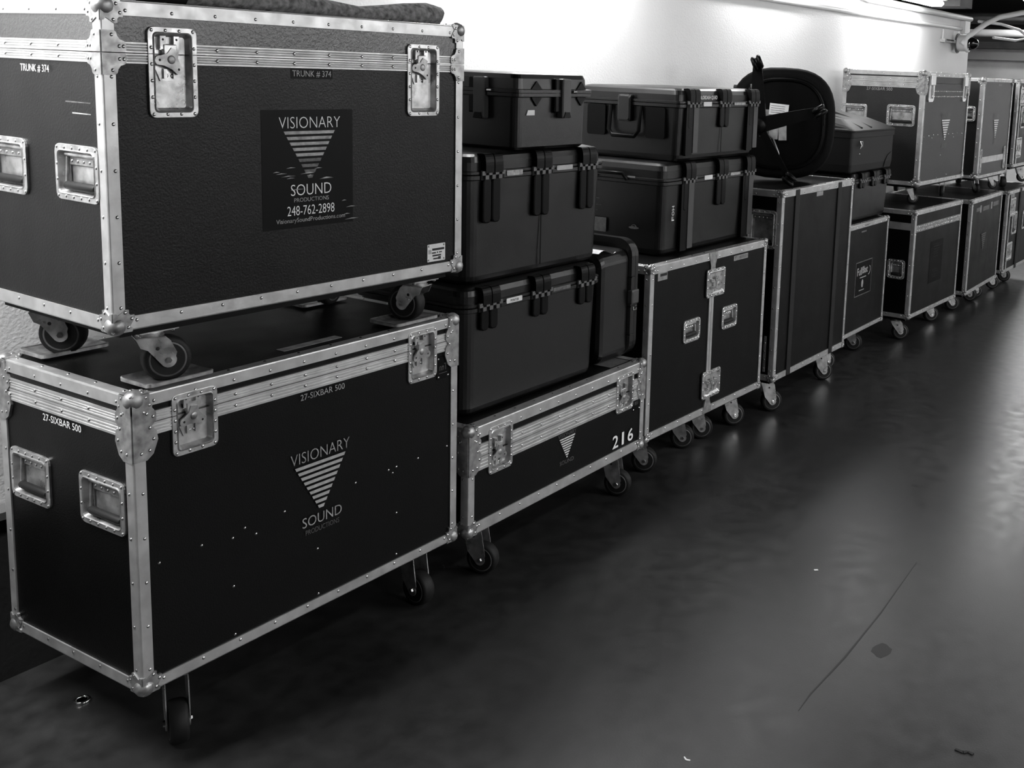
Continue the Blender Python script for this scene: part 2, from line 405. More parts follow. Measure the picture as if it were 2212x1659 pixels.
def latch(parent, T, u0, v0, u1, v1, seam, turn=-18, depth=0.013, key='zinc', nx=4, ny=6, horiz=False):
    """recessed butterfly twist latch: dish > butterfly key, hook plate"""
    mb = MB(T).use(key); fl = 0.0165
    mb.loft(dish_loops(u0, v0, u1, v1, fl, depth), caps=(False, True), smooth=False)
    flange_rivets(mb, u0, v0, u1, v1, fl, nx, ny)
    # the joint line through the dish flange
    mb.use('black_ink').box(u0 - .0005, seam - .0008, -TH, u0 + fl - .004, seam + .0008, .0028).box(u1 - fl + .004, seam - .0008, -TH, u1 + .0005, seam + .0008, .0028)
    mb.box(u0 + fl, seam - .0006, -depth, u1 - fl, seam + .0006, -depth + .0006)
    d = mb.build('latch', parent)
    cu = (u0 + u1) / 2 - .004
    # upper hook plate with two lugs
    hb = MB(T).use('zinc')
    for du in (-.024, .010):
        hb.box(cu + du, seam + .012, -depth, cu + du + .014, seam + .042, -depth + .010)
        hb.use('black_ink').dome(cu + du + .007, seam + .034, -depth + .010, .003, .0006).use('zinc')
    hb.box(cu - .024, seam + .010, -depth, cu + .024, seam + .022, -depth + .007)
    hb.bbox(cu - .018, seam - .004, -depth, cu + .018, seam + .024, -depth + .012, .003)
    hb.build('latch_hook', d)
    kb = MB(T @ Matrix.Translation((cu, seam - .012, 0)) @ Matrix.Rotation(math.radians(turn), 4, 'Z')).use('zinc_dull')
    P = arc(-.026, -.014, .0115, 100, 260, 5) + [(-.010, -.020), (.010, -.020)] + arc(.026, -.014, .0115, -80, 80, 5) + [(.014, .010), (.010, .026), (-.010, .026), (-.014, .010)]
    kb.prism(P, -depth + .010, -depth + .0145)
    kb.lathe([(.0, .0175), (.006, .0172), (.0095, .0155), (.0115, .013), (.0125, .0125), (.0125, .008)], 16, Matrix.Translation((0, 0, -depth)))
    kb.use('black_ink').dome(-.026, -.013, -depth + .0146, .0032, .0005).dome(.026, -.013, -depth + .0146, .0032, .0005)
    kb.build('butterfly_key', d)
    lb = MB(T).use('zinc')
    lb.prism([(cu - .034, seam - .034), (cu + .030, seam - .034), (cu + .022, seam - .062), (cu - .022, seam - .062)], -depth, -depth + .003)
    lb.box(cu - .016, seam - .056, -depth, cu - .008, seam - .034, -depth + .008).box(cu + .008, seam - .056, -depth, cu + .016, seam - .034, -depth + .008)
    lb.use('rivet').dome(cu - .006, seam - .050, -depth + .003).dome(cu + .007, seam - .050, -depth + .003)
    lb.build('latch_base', d)
    return d

def handle(parent, T, u0, v0, u1, v1, depth=0.022, key='zinc', grip='rubber', gripr=.0105):
    """recessed spring handle: dish > hinge flap, wire bail, rubber grip"""
    mb = MB(T).use(key); fl = 0.017
    mb.loft(dish_loops(u0, v0, u1, v1, fl, depth, r=.02), caps=(False, True))
    flange_rivets(mb, u0, v0, u1, v1, fl, 6, 4)
    d = mb.build('handle', parent)
    w = u1 - u0; a, b = u0 + fl + .006, u1 - fl - .006
    fb = MB(T).use('zinc_dull').bbox(a + .006, v1 - fl - .034, -depth, b - .006, v1 - fl - .010, -depth + .006, .002)
    fb.use('zinc').tube([(a + .004, v1 - fl - .008, -depth + .010), (b - .004, v1 - fl - .008, -depth + .010)], .0065)
    fb.use('rivet')
    for i in range(5): fb.dome(a + .018 + (b - a - .036) * i / 4, v1 - fl - .024, -depth + .006)
    fb.build('hinge_flap', d)
    yb = v0 + fl + .016
    wb = MB(T).use('zinc')
    for u in (a + .004, b - .004): wb.tube([(u, v1 - fl - .012, -depth + .008), (u, yb, -depth + .012)], .0038, 8)
    wb.build('bail', d)
    gb = MB(T).use(grip).tube([(a + .006, yb, -depth + .014), (a + .012, yb, -depth + .014), (b - .012, yb, -depth + .014), (b - .006, yb, -depth + .014)], [gripr * .8, gripr, gripr, gripr * .8], 12)
    gb.build('grip', d)
    return d

def caster(parent, x, y, ztop, ang, r=0.058, wheel_w=0.046):
    """swivel caster hanging from height ztop, wheel touching local z=0; ang = direction the wheel trails to (degrees)"""
    T = Matrix.Translation((x, y, 0)) @ Matrix.Rotation(math.radians(ang), 4, 'Z')
    trail = 0.036
    x -= trail * math.cos(math.radians(ang)); y -= trail * math.sin(math.radians(ang)); T = Matrix.Translation((x, y, 0)) @ Matrix.Rotation(math.radians(ang), 4, 'Z')
    TPm = Matrix.Translation((x, y, 0))
    mb = MB(TPm).use('zinc')
    mb.prism(rr2(-.055, -.045, .055, .045, .008), ztop - .004, ztop)
    mb.lathe([(.030, ztop - .004), (.034, ztop - .010), (.030, ztop - .014), (.034, ztop - .019), (.026, ztop - .022)], 20)
    mb.use('rivet')
    for sx in (-1, 1):
        for sy in (-1, 1): mb.lathe([(.006, ztop - .004), (.006, ztop - .009), (.003, ztop - .0125), (.0001, ztop - .0125)], 8, Matrix.Translation((sx * .042, sy * .033, 0)))
    mb.T = T; mb.use('zinc')
    zt = ztop - .019; hw = wheel_w / 2 + .004
    # fork side plates
    for s in (-1, 1):
        P = [(-.038, zt), (.030, zt), (.042, zt - .012), (trail + .020, r + .018)] + arc(trail, r, .019, 25, -150, 10) + [(trail - .030, r + .008), (-.010, r + .028), (-.026, zt - .026)]
        TS = Matrix(((1, 0, 0, 0), (0, 0, s, 0), (0, 1, 0, 0), (0, 0, 0, 1)))
        mb.prism(P, hw, hw + .003, T=TS)
        mb.use('black_ink').dome(.012, zt - .030, hw + .003, .005, .0004, T=TS).use('zinc')
    mb.box(-.037, -hw - .003, zt - .003, .030, hw + .003, zt)
    c = mb.build('caster', parent)
    wb = MB(T @ Matrix.Translation((trail, 0, r)) @ Matrix.Rotation(PI / 2, 4, 'X'))
    h = wheel_w / 2
    wb.use('rubber').lathe([(r * .74, -h), (r * .90, -h), (r * .98, -h * .6), (r, 0), (r * .98, h * .6), (r * .90, h), (r * .74, h)], 32)
    wb.use('hub').lathe([(.0001, -h * .9), (r * .2, -h * .9), (r * .25, -h * .7), (r * .60, -h * .7), (r * .62, -h * .98), (r * .76, -h * 1.02), (r * .76, h * 1.02), (r * .62, h * .98), (r * .60, h * .7), (r * .25, h * .7), (r * .2, h * .9), (.0001, h * .9)], 32)
    wb.build('wheel', c)
    ab = MB(T @ Matrix.Translation((trail, 0, r)) @ Matrix.Rotation(PI / 2, 4, 'X')).use('chrome')
    ab.lathe([(.0001, -hw - .009), (.007, -hw - .009), (.009, -hw - .003), (.009, hw + .003), (.007, hw + .009), (.0001, hw + .009)], 6, smooth=False)
    ab.build('axle_bolt', c)
    return c

def cup(parent, cx, cy, z, hw=0.095, hd=0.062, rot=0):
    """pressed caster cup: a plate with a sunk middle and lifted ends"""
    mb = MB(Matrix.Translation((cx, cy, z)) @ Matrix.Rotation(rot, 4, 'Z')).use('zinc_dull')
    def lp(k, base, lift):
        return [(x * k, y * k, base + lift * (abs(x) / hw * abs(y) / hd) ** 2) for x, y in rr2(-hw, -hd, hw, hd, .012, 4)]
    def el(k, h_):
        return [(k * hd * math.cos(math.atan2(y / hd, x / hw)) * 1.15, k * hd * math.sin(math.atan2(y / hd, x / hw)), h_) for x, y in rr2(-hw, -hd, hw, hd, .012, 4)]
    mb.loft([lp(1, 0, .010), lp(1.0, .006, .013), lp(.97, .0075, .013), lp(.93, .0065, .011), el(.86, .0055), el(.74, .0022), el(.1, .0020)], caps=(True, True), smooth=False)
    return mb.build('caster_cup', parent)

def panel_box(mb, w, d, z0, z1, holesF=(), holesL=(), key='laminate', rec=0.03, top=True, bot=True):
    """case shell with rectangular openings on the front and left for the recessed fittings"""
    t = TH; mb.use(key)
    def face(T, U0, U1, V0, V1, holes):
        us = sorted({U0, U1} | {h for q in holes for h in (q[0], q[2]) if U0 < h < U1}); vs = sorted({V0, V1} | {h for q in holes for h in (q[1], q[3]) if V0 < h < V1})
        for i in range(len(us) - 1):
            for j in range(len(vs) - 1):
                a, b, c, e = us[i], us[i + 1], vs[j], vs[j + 1]; m, n = (a + b) / 2, (c + e) / 2
                if any(q[0] < m < q[2] and q[1] < n < q[3] for q in holes): continue
                mb.add([(a, c, -t), (b, c, -t), (b, e, -t), (a, e, -t)], [(0, 1, 2, 3)], T=T)
    face(FR(w, d, 0), t, w - t, z0, z1, holesF)
    face(LF(w, d, 0), -d + t, -t, z0, z1, holesL)
    a, b, c, e = t, w - t, t, d - t
    mb.add([(b, c, z0), (b, e, z0), (b, e, z1), (b, c, z1)], [(0, 1, 2, 3)])
    mb.add([(b, e, z0), (a, e, z0), (a, e, z1), (b, e, z1)], [(0, 1, 2, 3)])
    mb.add([(a, c, z1), (b, c, z1), (b, e, z1), (a, e, z1)], [(0, 1, 2, 3)])
    mb.add([(a, c, z0), (b, c, z0), (b, e, z0), (a, e, z0)], [(0, 3, 2, 1)])
    return mb

def road_case(name, B, zbase, label, cat='road case', group=None, seam=None, belth=(0.034, 0.034), rail=0.032, latches=(), handles=(), casters=(), cups=(),
              corners='ball', frontgap=False, wd=0.032, panel='laminate', tallc=0.0, braces=False, panel_lid=None, back=True):
    """B = (x, y, z0, w, d, h, yaw) of the box; zbase = what its wheels stand on. Heights below are measured from the box's own bottom."""
    x, y, z0, w, d, h, yaw = B
    root = empty(name, (x, y, zbase), (0, 0, math.radians(yaw)), label, cat, group)
    hb = z0 - zbase
    F = FR(w, d, hb); Lm = LF(w, d, hb); Tm = TP(w, d, hb + h)
    fl = 0.017
    hF = [(a[0] + fl - .001, hb + a[1] + fl - .001, a[2] - fl + .001, hb + a[3] - fl + .001) for a in latches] + [(a[1] + fl - .001, hb + a[2] + fl - .001, a[3] - fl + .001, hb + a[4] - fl + .001) for a in handles if a[0] == 'F']
    hL = [(a[1] + fl - .001, hb + a[2] + fl - .001, a[3] - fl + .001, hb + a[4] - fl + .001) for a in handles if a[0] == 'L']
    if seam:
        mb = MB(); panel_box(mb, w, d, hb, hb + seam - .0008, hF, hL, panel); mb.build('body', root)
        mb = MB(); panel_box(mb, w, d, hb + seam + .0008, hb + h - .0005, hF, hL, panel_lid or panel); mb.build('lid', root)
        gaps = [(a[0] + .001, a[2] - .001) for a in latches if a[1] < seam < a[3]] + ([(.06, w - .06)] if frontgap else [])
        belt(root, w, d, hb + seam + .0006, hb + seam + belth[0], gaps, 'lid_belt_extrusion')
        belt(root, w, d, hb + seam - belth[1], hb + seam - .0006, gaps, 'body_belt_extrusion')
    else:
        mb = MB(); panel_box(mb, w, d, hb, hb + h - .0005, hF, hL, panel); mb.build('body', root)
    for (ex, sx) in ((0, 1), (w, -1)):
        for (ey, sy) in ((0, 1), (d, -1)):
            ext_vertical(root, ex, ey, sx, sy, hb + .004, hb + (seam - .001 if seam else h - .004), wd)
            if seam: ext_vertical(root, ex, ey, sx, sy, hb + seam + .001, hb + h - .004, wd)
    for (ez, sz) in ((hb, 1), (hb + h, -1)):
        for (ey, sy) in ((0, 1), (d, -1)): ext_horizontal(root, 0, .002, w - .002, ey, ez, sy, sz, rail)
        for (ex, sx) in ((0, 1), (w, -1)): ext_horizontal(root, 1, .002, d - .002, ex, ez, sx, sz, rail)
    for (ex, sx) in ((0, 1), (w, -1)):
        for (ey, sy) in ((0, 1), (d, -1)):
            if corners == 'ball':
                ball_corner(root, ex, ey, hb, sx, sy, 1)
                ball_corner(root, ex, ey, hb + h, sx, sy, -1, tall=tallc)
            else:
                small_corner(root, ex, ey, hb, sx, sy, 1); small_corner(root, ex, ey, hb + h, sx, sy, -1)
            if braces:
                brace(root, ex, ey, sx, sy, hb + seam + .0012, 1); brace(root, ex, ey, sx, sy, hb + seam - .0012, -1)
    for a in latches:
        sm = a[4] if len(a) > 4 else seam
        latch(root, F, a[0], a[1], a[2], a[3], sm, turn=a[5] if len(a) > 5 else -4)
    for a in handles: handle(root, F if a[0] == 'F' else Lm, *a[1:5])
    if casters:
        MB().use('plywood').box(.035, .035, hb - .022, w - .035, d - .035, hb - .0005).build('caster_board', root)
        for cxx, cyy, an in casters: caster(root, cxx, cyy, hb - .0222, an)
    for c in cups: cup(root, c[0], c[1], hb + h + .0005, *(c[2:] or ()))
    return root, F, Lm, Tm

# ------------------------------------------------------------------ the calibrated boxes
def CS(w, d, angs, ix=.12, iy=.095, zz=None):
    return [(ix, iy, angs[0]), (w - ix, iy, angs[1]), (ix, d - iy, angs[2]), (w - ix, d - iy, angs[3])]
BA = (1.4934, 2.3547, .2225, 1.1359, .585, .7653, 0.0)
KB = 1.10
BB = (1.4512, 2.3457, 1.1512, 1.1341, .60, .7565, -2.2)
BC = (2.6601, 2.3325, .2166, 1.1246, .61, .3793, 0.95)
BD = (3.8701, 2.3951, .1993, 1.0833, .585, .7756, -0.9)
BE = (5.0448, 2.3506, .2083, .9743, .61, 1.0044, 0.07)
BF = (6.0585, 2.4273, .1991, .8438, .585, .7043, 0.53)
BG = (7.1332, 2.3326, .1768, .9892, .64, .7469, -1.6)
BH = (7.4010, 2.4247, 1.0643, 1.0113, .605, .7901, -1.2)
BJ = (8.3399, 2.2890, .1584, .9699, .675, .7440, 1.2)
BI = (8.6603, 2.3613, 1.0388, .8861, .66, .7916, -0.34)

def on(Bx, dz=0.0): return Bx[2] + Bx[5] + dz

# --- lower trunk with the six-bar label
r, F, L, T = road_case('flight_case', BA, 0.0,
    'big black flight case marked 27-SIXBAR 500, bottom of the nearest stack', seam=.691, belth=(.027, .033), tallc=.165,
    latches=[(.104, .585, .233, .743, .691, -6), (.910, .585, 1.036, .749, .691, 4)],
    handles=[('L', -.541, .395, -.361, .533), ('L', -.228, .402, -.041, .538)],
    casters=[(.140, .071, -118), (1.050, .088, -95), (.315, .485, 5), (1.021, .485, 10)])
text_part('lettering', '27-SIXBAR 500', F, .497, .634, .158, .0175, r, 'grey_print')
text_part('lettering', '27-SIXBAR 500', L, -.377, .634, .167, .0185, r, 'white')
text_part('lettering', 'VISIONARY', F, .460, .453, .212, .032, r, 'grey_print', thin=-.012)
text_part('lettering', 'SOUND', F, .497, .260, .143, .030, r, 'grey_print', thin=-.006)
text_part('lettering', 'PRODUCTIONS', F, .508, .236, .122, .015, r, 'dim_print')
bars_mb(F, .565, .444, .182, .148, 9, 'stripe', w_bot=.026).build('logo_bars', r)
mb = MB(F).use('rivet')
for u, v in ((.179, .328), (.272, .314), (.310, .329), (.440, .331), (.698, .333), (.831, .332), (.864, .333), (.848, .318), (.958, .333), (1.090, .336), (.553, .180), (.864, .183), (.863, .047), (.271, .179), (.554, .042), (.272, .042), (.060, .326), (.345, .300)):
    mb.dome(u, v, -TH, .004, .0025)
mb.build('panel_rivets', r)
mb = MB(F).use('sign').prism(rr2(1.040, .570, 1.098, .644, .003), -TH, -TH + .002).use('rivet')
for u in (1.047, 1.091):
    for v in (.577, .637): mb.dome(u, v, -TH + .002, .004)
nb = mb.build('maker_plate', r)
text_part('lettering', 'nnT', F, 1.052, .598, .034, .022, nb, 'dim_print', n=-TH + .0025)
text_part('lettering', '-------', F, 1.050, .588, .036, .002, nb, 'dim_print', n=-TH + .0025)
ztA = BA[2] + BA[5]
for cx_, cy_, rt in ((.142, .066, 0.0), (.135, .500, 0.0), (.960, .066, 0.0), (.965, .480, 0.0)): cup(r, cx_, cy_, ztA + .0005, .092, .061, rt)
MB().use('paper_grey').prism(rr2(.495, .062, .705, .094, .002), ztA, ztA + .0008).build('tape_strip', r, 'pale strip of tape on the lid')

# --- upper trunk with the company logo
zB = ztA + .0030
r, F, L, T = road_case('flight_case', BB, zB,
    'large black trunk marked TRUNK # 374 with phone number, stacked on top of another', seam=.6397, belth=(.0248, .0237), braces=True, wd=.031, rail=.034, panel='laminate_trunk', panel_lid='laminate_lid',
    latches=[(.108, .493, .232, .702, .6397, -24), (.904, .486, 1.031, .695, .6397, -24)],
    handles=[('L', -.213, .295, -.030, .426), ('L', -.543, .288, -.345, .426)],
    casters=[(.172, .072, -20), (1.013, .118, 105), (.141, .486, -45), (1.0, .475, 20)])
F = F @ Matrix.Diagonal((KB, KB, 1, 1)); L = L @ Matrix.Diagonal((KB, KB, 1, 1))
text_part('lettering', 'TRUNK # 374', F, .461, .539, .114, .016, r, 'grey_print', n=.0012 - TH)
MB(F).use('sticker').prism(rr2(.457, .535, .579, .559, .001), -TH, -TH + .0008).build('label_strip', r)
text_part('lettering', 'TRUNK # 374', L, -.319, .533, .117, .017, r, 'white')
st = MB(F).use('sticker').prism(rr2(.372, .178, .640, .462, .002), -TH, -TH + .0006).build('logo_sticker', r)
text_part('lettering', 'VISIONARY', F, .421, .418, .180, .027, st, 'white', thin=-.016, n=-TH + .001)
text_part('lettering', 'SOUND', F, .452, .256, .120, .027, st, 'white', thin=-.010, n=-TH + .001)
text_part('lettering', 'PRODUCTIONS', F, .461, .240, .103, .010, st, 'grey_print', n=-TH + .001)
text_part('lettering', '248-762-2898', F, .441, .208, .140, .023, st, 'white', thin=-.006, n=-TH + .001)
text_part('lettering', 'VisionarySoundProductions.com', F, .409, .188, .205, .014, st, 'grey_print', n=-TH + .001)
bars_mb(F, .509, .411, .150, .120, 9, 'grey_print', w_bot=.020, n=-TH + .0012, worn=True).build('logo_bars', st)
rnd = random.Random(3)
for i in range(16):
    u = .400 + rnd.random() * .17; v = .268 + rnd.random() * .055; ww = .01 + rnd.random() * .035
    if i > 11: u = .60 + rnd.random() * .02; v = .175 + rnd.random() * .06
    MB(F).use('grey_print').prism([(u, v), (u + ww * .5, v + .0006), (u + ww, v + .001), (u + ww * .5, v + .0028)], -TH, -TH + .0014).build('scuff_mark', st)
mb = MB(F).use('paper').prism(rr2(.899, .038, .967, .087, .002), -TH, -TH + .0015).use('black_ink')
for u0, u1, v, hh in ((.917, .963, .0685, .0062), (.916, .931, .0600, .004), (.935, .939, .0605, .004), (.943, .954, .0610, .003), (.918, .951, .0520, .0045), (.921, .940, .0435, .004), (.940, .950, .0425, .008)):
    mb.box(u0, v, -TH + .0015, u1, v + hh, -TH + .0019)
mb.use('grey_print').box(.903, .060, -TH + .0015, .914, .072, -TH + .0018).use('rivet')
for u in (.904, .962):
    for v in (.043, .082): mb.dome(u, v, -TH + .0015, .003)
mb.build('maker_plate', r, 'small white plate with black print')
for u0, u1, v, k_ in ((-.125, -.055, .452, 'grey_print'), (-.150, -.055, .475, 'dim_print')): MB(L).use(k_).prism([(u0, v), (u1, v + .0005), (u1, v + .0022), (u0, v + .003)], -TH, -TH + .0004).build('scuff_mark', r)

# --- low case 216
r, F, L, T = road_case('flight_case', BC, 0.0,
    'long low black flight case with white number 216', seam=.270, belth=(.045, .048), tallc=.165, rail=.042,
    latches=[(.104, .190, .234, .358, .270, -4), (.903, .197, 1.033, .354, .270, 6)],
    casters=[(.185, .085, -75), (1.070, .085, -72), (.12, .51, 20), (1.0, .51, 20)])
text_part('lettering', 'VISIONARY', F, .509, .204, .117, .015, r, 'dim_print')
text_part('lettering', 'SOUND', F, .522, .096, .090, .016, r, 'dim_print')
bars_mb(F, .568, .200, .102, .086, 9, 'stripe_white', w_bot=.010).build('logo_bars', r)
for ch, u_, w_ in (('2', .886, .042), ('1', .955, .016), ('6', 1.000, .042)):
    text_part('number', ch, F, u_, .056, w_, .054, r, 'white', thin=.012)
mb = MB(F).use('sign').prism(rr2(1.037, .176, 1.093, .245, .003), -TH, -TH + .002).use('rivet')
for u in (1.043, 1.087):
    for v in (.182, .238): mb.dome(u, v, -TH + .002, .004)
nb = mb.build('maker_plate', r)
text_part('lettering', 'nnT', F, 1.050, .200, .030, .022, nb, 'dim_print', n=-TH + .0025)
ztC = BC[2] + BC[5]
MB().use('tape').prism(rr2(.93, .05, 1.07, .17, .004), ztC + .0003, ztC + .001).build('lid_label', r, 'worn grey label on the lid')

# --- double door case
r, F, L, T = road_case('flight_case', BD, 0.0,
    'tall black flight case with two front doors and centre latches', corners='small', rail=.036, wd=.030,
    latches=[(.472, .564, .645, .697, .5, 0), (.470, .077, .642, .210, .1, 0)][:0], handles=[('F', .289, .382, .437, .488), ('F', .640, .383, .791, .494)],
    casters=[(.160, .102, -60), (.535, .130, -55), (.715, .130, -50), (1.000, .105, -42), (.9, .47, 20), (.16, .47, 10)])
def side_latch(root, F, u0, v0, u1, v1, turn):
    """wide latch over a vertical joint"""
    um, vm = (u0 + u1) / 2, (v0 + v1) / 2
    R90 = F @ Matrix.Translation((um, vm, TH + .0006)) @ Matrix.Rotation(PI / 2, 4, 'Z')
    hu, hv = (v1 - v0) / 2, (u1 - u0) / 2
    return latch(root, R90, -hu, -hv, hu, hv, 0.005, turn=turn, depth=.004, nx=4, ny=5)
hb = BD[2]
mb = MB(F).use('alu')
mb.box(.512, .036, -TH, .531, .744, .0008).box(.534, .036, -TH, .553, .744, .0008); mb.build('centre_extrusion', r)
for v0, s in ((.744, 1), (.036, -1)):
    mb = MB(F).use('zinc_dull')
    mb.prism([(.500, v0), (.512, v0 - s * .030), (.512, v0 - s * .05), (.553, v0 - s * .05), (.553, v0 - s * .030), (.567, v0), (.572, v0 + s * .030), (.494, v0 + s * .030)], -TH, .0025)
    mb.build('tee_plate', r)
side_latch(r, F, .474, .564, .645, .697, 60); side_latch(r, F, .470, .077, .642, .210, 70)
mb = MB(F).use('paper_grey').box(.063, .704, -TH, .140, .738, -TH + .001).use('black_ink').box(.082, .722, -TH, .136, .734, -TH + .0014); mb.build('paper_tag', r, 'small grey paper tag')
nb = MB(F).use('paper_grey').box(.741, .706, -TH, .883, .730, -TH + .001).build('name_label', r, 'grey strip label')
text_part('lettering', 'T: IIIIIIIIII', F, .746, .710, .130, .016, nb, 'black_ink', n=-TH + .0012)

# --- tall case with two ribs on its face
r, F, L, T = road_case('flight_case', BE, 0.0,
    'tallest floor case, black with two dark vertical straps', corners='small', rail=.034, wd=.030,
    handles=[('L', -.200, .700, -.026, .900)],
    casters=[(.165, .080, -45), (.915, .100, -45), (.14, .50, 10), (.86, .50, 10)])
for k, u0 in enumerate((.160, .735)):
    mb = MB(F).use('rubber').loft([rrect(u0, .002, u0 + .052, 1.001, .004, 3, -TH), rrect(u0, .002, u0 + .052, 1.001, .004, 3, .0015), rrect(u0 + .006, .004, u0 + .046, .999, .004, 3, .0028)])
    mb.build('strap', r)
MB(F).use('paper_grey').box(.443, .944, -TH, .529, .967, -TH + .001).build('name_label', r, 'small pale label')
mb = MB(L).use('zinc'); mb.box(-.062, .050, -TH, -.050, .240, .002).use('rivet')
for v in (.07, .115, .16, .205): mb.dome(-.056, v, .002)
mb.build('hinge_strip', r)
zE = BE[2] + BE[5]

# --- case with the framed poster sticker
r, F, L, T = road_case('flight_case', BF, 0.0,
    'black flight case with a white-framed dark sign on its front', corners='small', rail=.028, wd=.028,
    casters=[(.13, .1, -40), (.70, .14, -70), (.13, .48, 20), (.72, .48, 10)])
sg = MB(F).use('dim_print').prism(rr2(.293, .240, .578, .460, .002), -TH, -TH + .0008).use('sign').prism(rr2(.299, .246, .572, .454, .002), -TH, -TH + .0012).build('framed_sign', r)
text_part('lettering', 'Full', F, .318, .372, .085, .050, sg, 'grey_print', n=-TH + .0016, thin=.02)
text_part('lettering', 'Blast', F, .412, .378, .090, .046, sg, 'grey_print', n=-TH + .0016, thin=.02)
mb = MB(F).use('grey_print')
mb.prism(arc(.520, .39, .032, -100, 60, 10) + arc(.520, .39, .026, 60, -100, 10), -TH, -TH + .0016)
mb.prism([(.37, .352), (.48, .352), (.48, .358), (.37, .358)], -TH, -TH + .0016)
mb.prism([(.420 + .016 * math.cos(a * PI / 8), .315 + .026 * math.sin(a * PI / 8)) for a in range(16)], -TH, -TH + .0016)
mb.prism([(.365, .271), (.455, .271), (.455, .276), (.365, .276)], -TH, -TH + .0016)
mb.build('sign_graphic', sg)
mb = MB(F).use('dim_print')
for i in range(5): mb.box(.40 + i * .018, .684, .0006, .408 + i * .018, .692, .0012)
mb.box(.35, .645, -TH, .44, .655, -TH + .0006)
mb.build('name_label', r)

# --- lower case with the perforated band
def perf_band(root, F, u0, u1, v0, v1, rows=2, key='zinc_dull'):
    mb = MB(F).use(key).box(u0, v0, -TH, u1, v1, .0006).use('rivet')
    n = int((u1 - u0) / .035)
    for j in range(rows):
        v = v0 + (v1 - v0) * (j + .5) / rows
        for i in range(n): mb.dome(u0 + (i + .5) * (u1 - u0) / n, v, .0006, .005, .002)
    return mb.build('perforated_band', root)
r, F, L, T = road_case('flight_case', BG, 0.0,
    'black flight case with a studded metal band and dark faded sign, floor level', corners='small', rail=.030, wd=.030,
    handles=[('L', -.178, .270, -.052, .404)],
    casters=[(.13, .1, -60), (.84, .13, -50), (.13, .54, 20), (.86, .54, 10)])
perf_band(r, F, .03, .96, .598, .645)
MB(L).use('alu').box(-.60, .612, -TH, -.03, .661, .0008).build('side_belt_extrusion', r)
sg = MB(F).use('sign').prism(rr2(.355, .198, .620, .500, .003), -TH, -TH + .001).build('faded_sign', r)
mb = MB(F).use('faint_print')
for i in range(6): mb.box(.42, .470 - i * .018, -TH, .57 - i * .008, .476 - i * .018, -TH + .0014)
for i in range(4): mb.box(.41 + (i % 2) * .02, .285 - i * .018, -TH, .53, .291 - i * .018, -TH + .0014)
mb.build('sign_print', sg)
ztG = on(BG)
# --- upper case with hinged strap latches and logo
r, F, L, T = road_case('flight_case', BH, ztG,
    'black upper case with strap latches, studded band and faded logo, stacked above sign case', seam=.713, belth=(.037, .036), corners='ball', tallc=.160, rail=.030, panel='laminate_worn', frontgap=True,
    handles=[('L', -.612, .405, -.410, .550), ('L', -.262, .410, -.054, .558)])
perf_band(r, F, .20, .85, .602, .676, key='laminate_worn')
for u0, u1 in ((.085, .205), (.845, .942)):
    mb = MB(F).use('strap')
    um = (u0 + u1) / 2
    mb.prism([(u0 + .01, .78), (u1 - .002, .78), (u1 - .010, .60), (u1 - .03, .585), (u0 + .012, .585), (u0, .60)], -TH, .004)
    mb.bbox(u0 + .015, .700, .004, u1 - .015, .770, .014, .003)
    mb.use('zinc_dull').box(um - .014, .615, .004, um + .014, .700, .011)
    mb.use('chrome').lathe([(.012, .004), (.014, .010), (.008, .013), (.0001, .013)], 12, Matrix.Translation((um, .622, 0)))
    mb.build('strap_latch', r)
text_part('lettering', '27-SIXBAR 500', L, -.424, .652, .192, .021, r, 'grey_print')
bars_mb(F, .505, .455, .180, .155, 9, 'stripe_white', w_bot=.020).build('logo_bars', r)
text_part('lettering', 'VISIONARY', F, .410, .468, .190, .034, r, 'dim_print', thin=.0)
text_part('lettering', 'SOUND', F, .455, .252, .100, .034, r, 'dim_print', thin=.0)
mb = MB(F).use('rivet')
for u, v in ((.07, .340), (.17, .345), (.27, .350), (.24, .330), (.36, .350), (.60, .350), (.70, .348), (.72, .325), (.80, .348), (.92, .345), (.40, .04), (.62, .05), (.45, .20)): mb.dome(u, v, -TH, .005)
mb.build('panel_rivets', r)
for cxx, cyy, an in ((.13, .1, -60), (.88, .13, -50), (.13, .50, 20), (.86, .50, 10)):
    pass
hbH = BH[2] - ztG
MB().use('plywood').box(.03, .03, hbH - .016, 1.011 - .03, .57, hbH - .0005).build('caster_board', r)
def low_caster(root, x, y, ztop, ang, R=.040):
    T_ = Matrix.Translation((x, y, 0)) @ Matrix.Rotation(math.radians(ang), 4, 'Z')
    mb = MB(T_).use('zinc').prism(rr2(-.05, -.04, .05, .04, .006), ztop - .004, ztop).lathe([(.026, ztop - .004), (.028, ztop - .012), (.02, ztop - .016)], 14)
    for s in (-1, 1):
        mb.prism([(-.024, ztop - .014), (.024, ztop - .014), (.042, R + .004), (.036, R - .012), (.020, R - .010)], s * .018 - .0015, s * .018 + .0015, T=Matrix(((1, 0, 0, 0), (0, 0, 1, 0), (0, 1, 0, 0), (0, 0, 0, 1))))
    mb.box(-.024, -.0195, ztop - .016, .024, .0195, ztop - .013)
    c = mb.build('caster', root)
    wb = MB(T_ @ Matrix.Translation((.030, 0, R)) @ Matrix.Rotation(PI / 2, 4, 'X'))
    wb.use('rubber').lathe([(R * .7, -.013), (R * .93, -.013), (R, 0), (R * .93, .013), (R * .7, .013)], 24).use('hub').lathe([(.0001, -.014), (R * .7, -.013), (R * .7, .013), (.0001, .014)], 24)
    wb.build('wheel', c)
    return c
for cxx, cyy, an in ((.14, .11, -60), (.86, .11, 200), (.14, .48, 20), (.86, .48, 10)): low_caster(r, cxx, cyy, hbH - .0162, an)

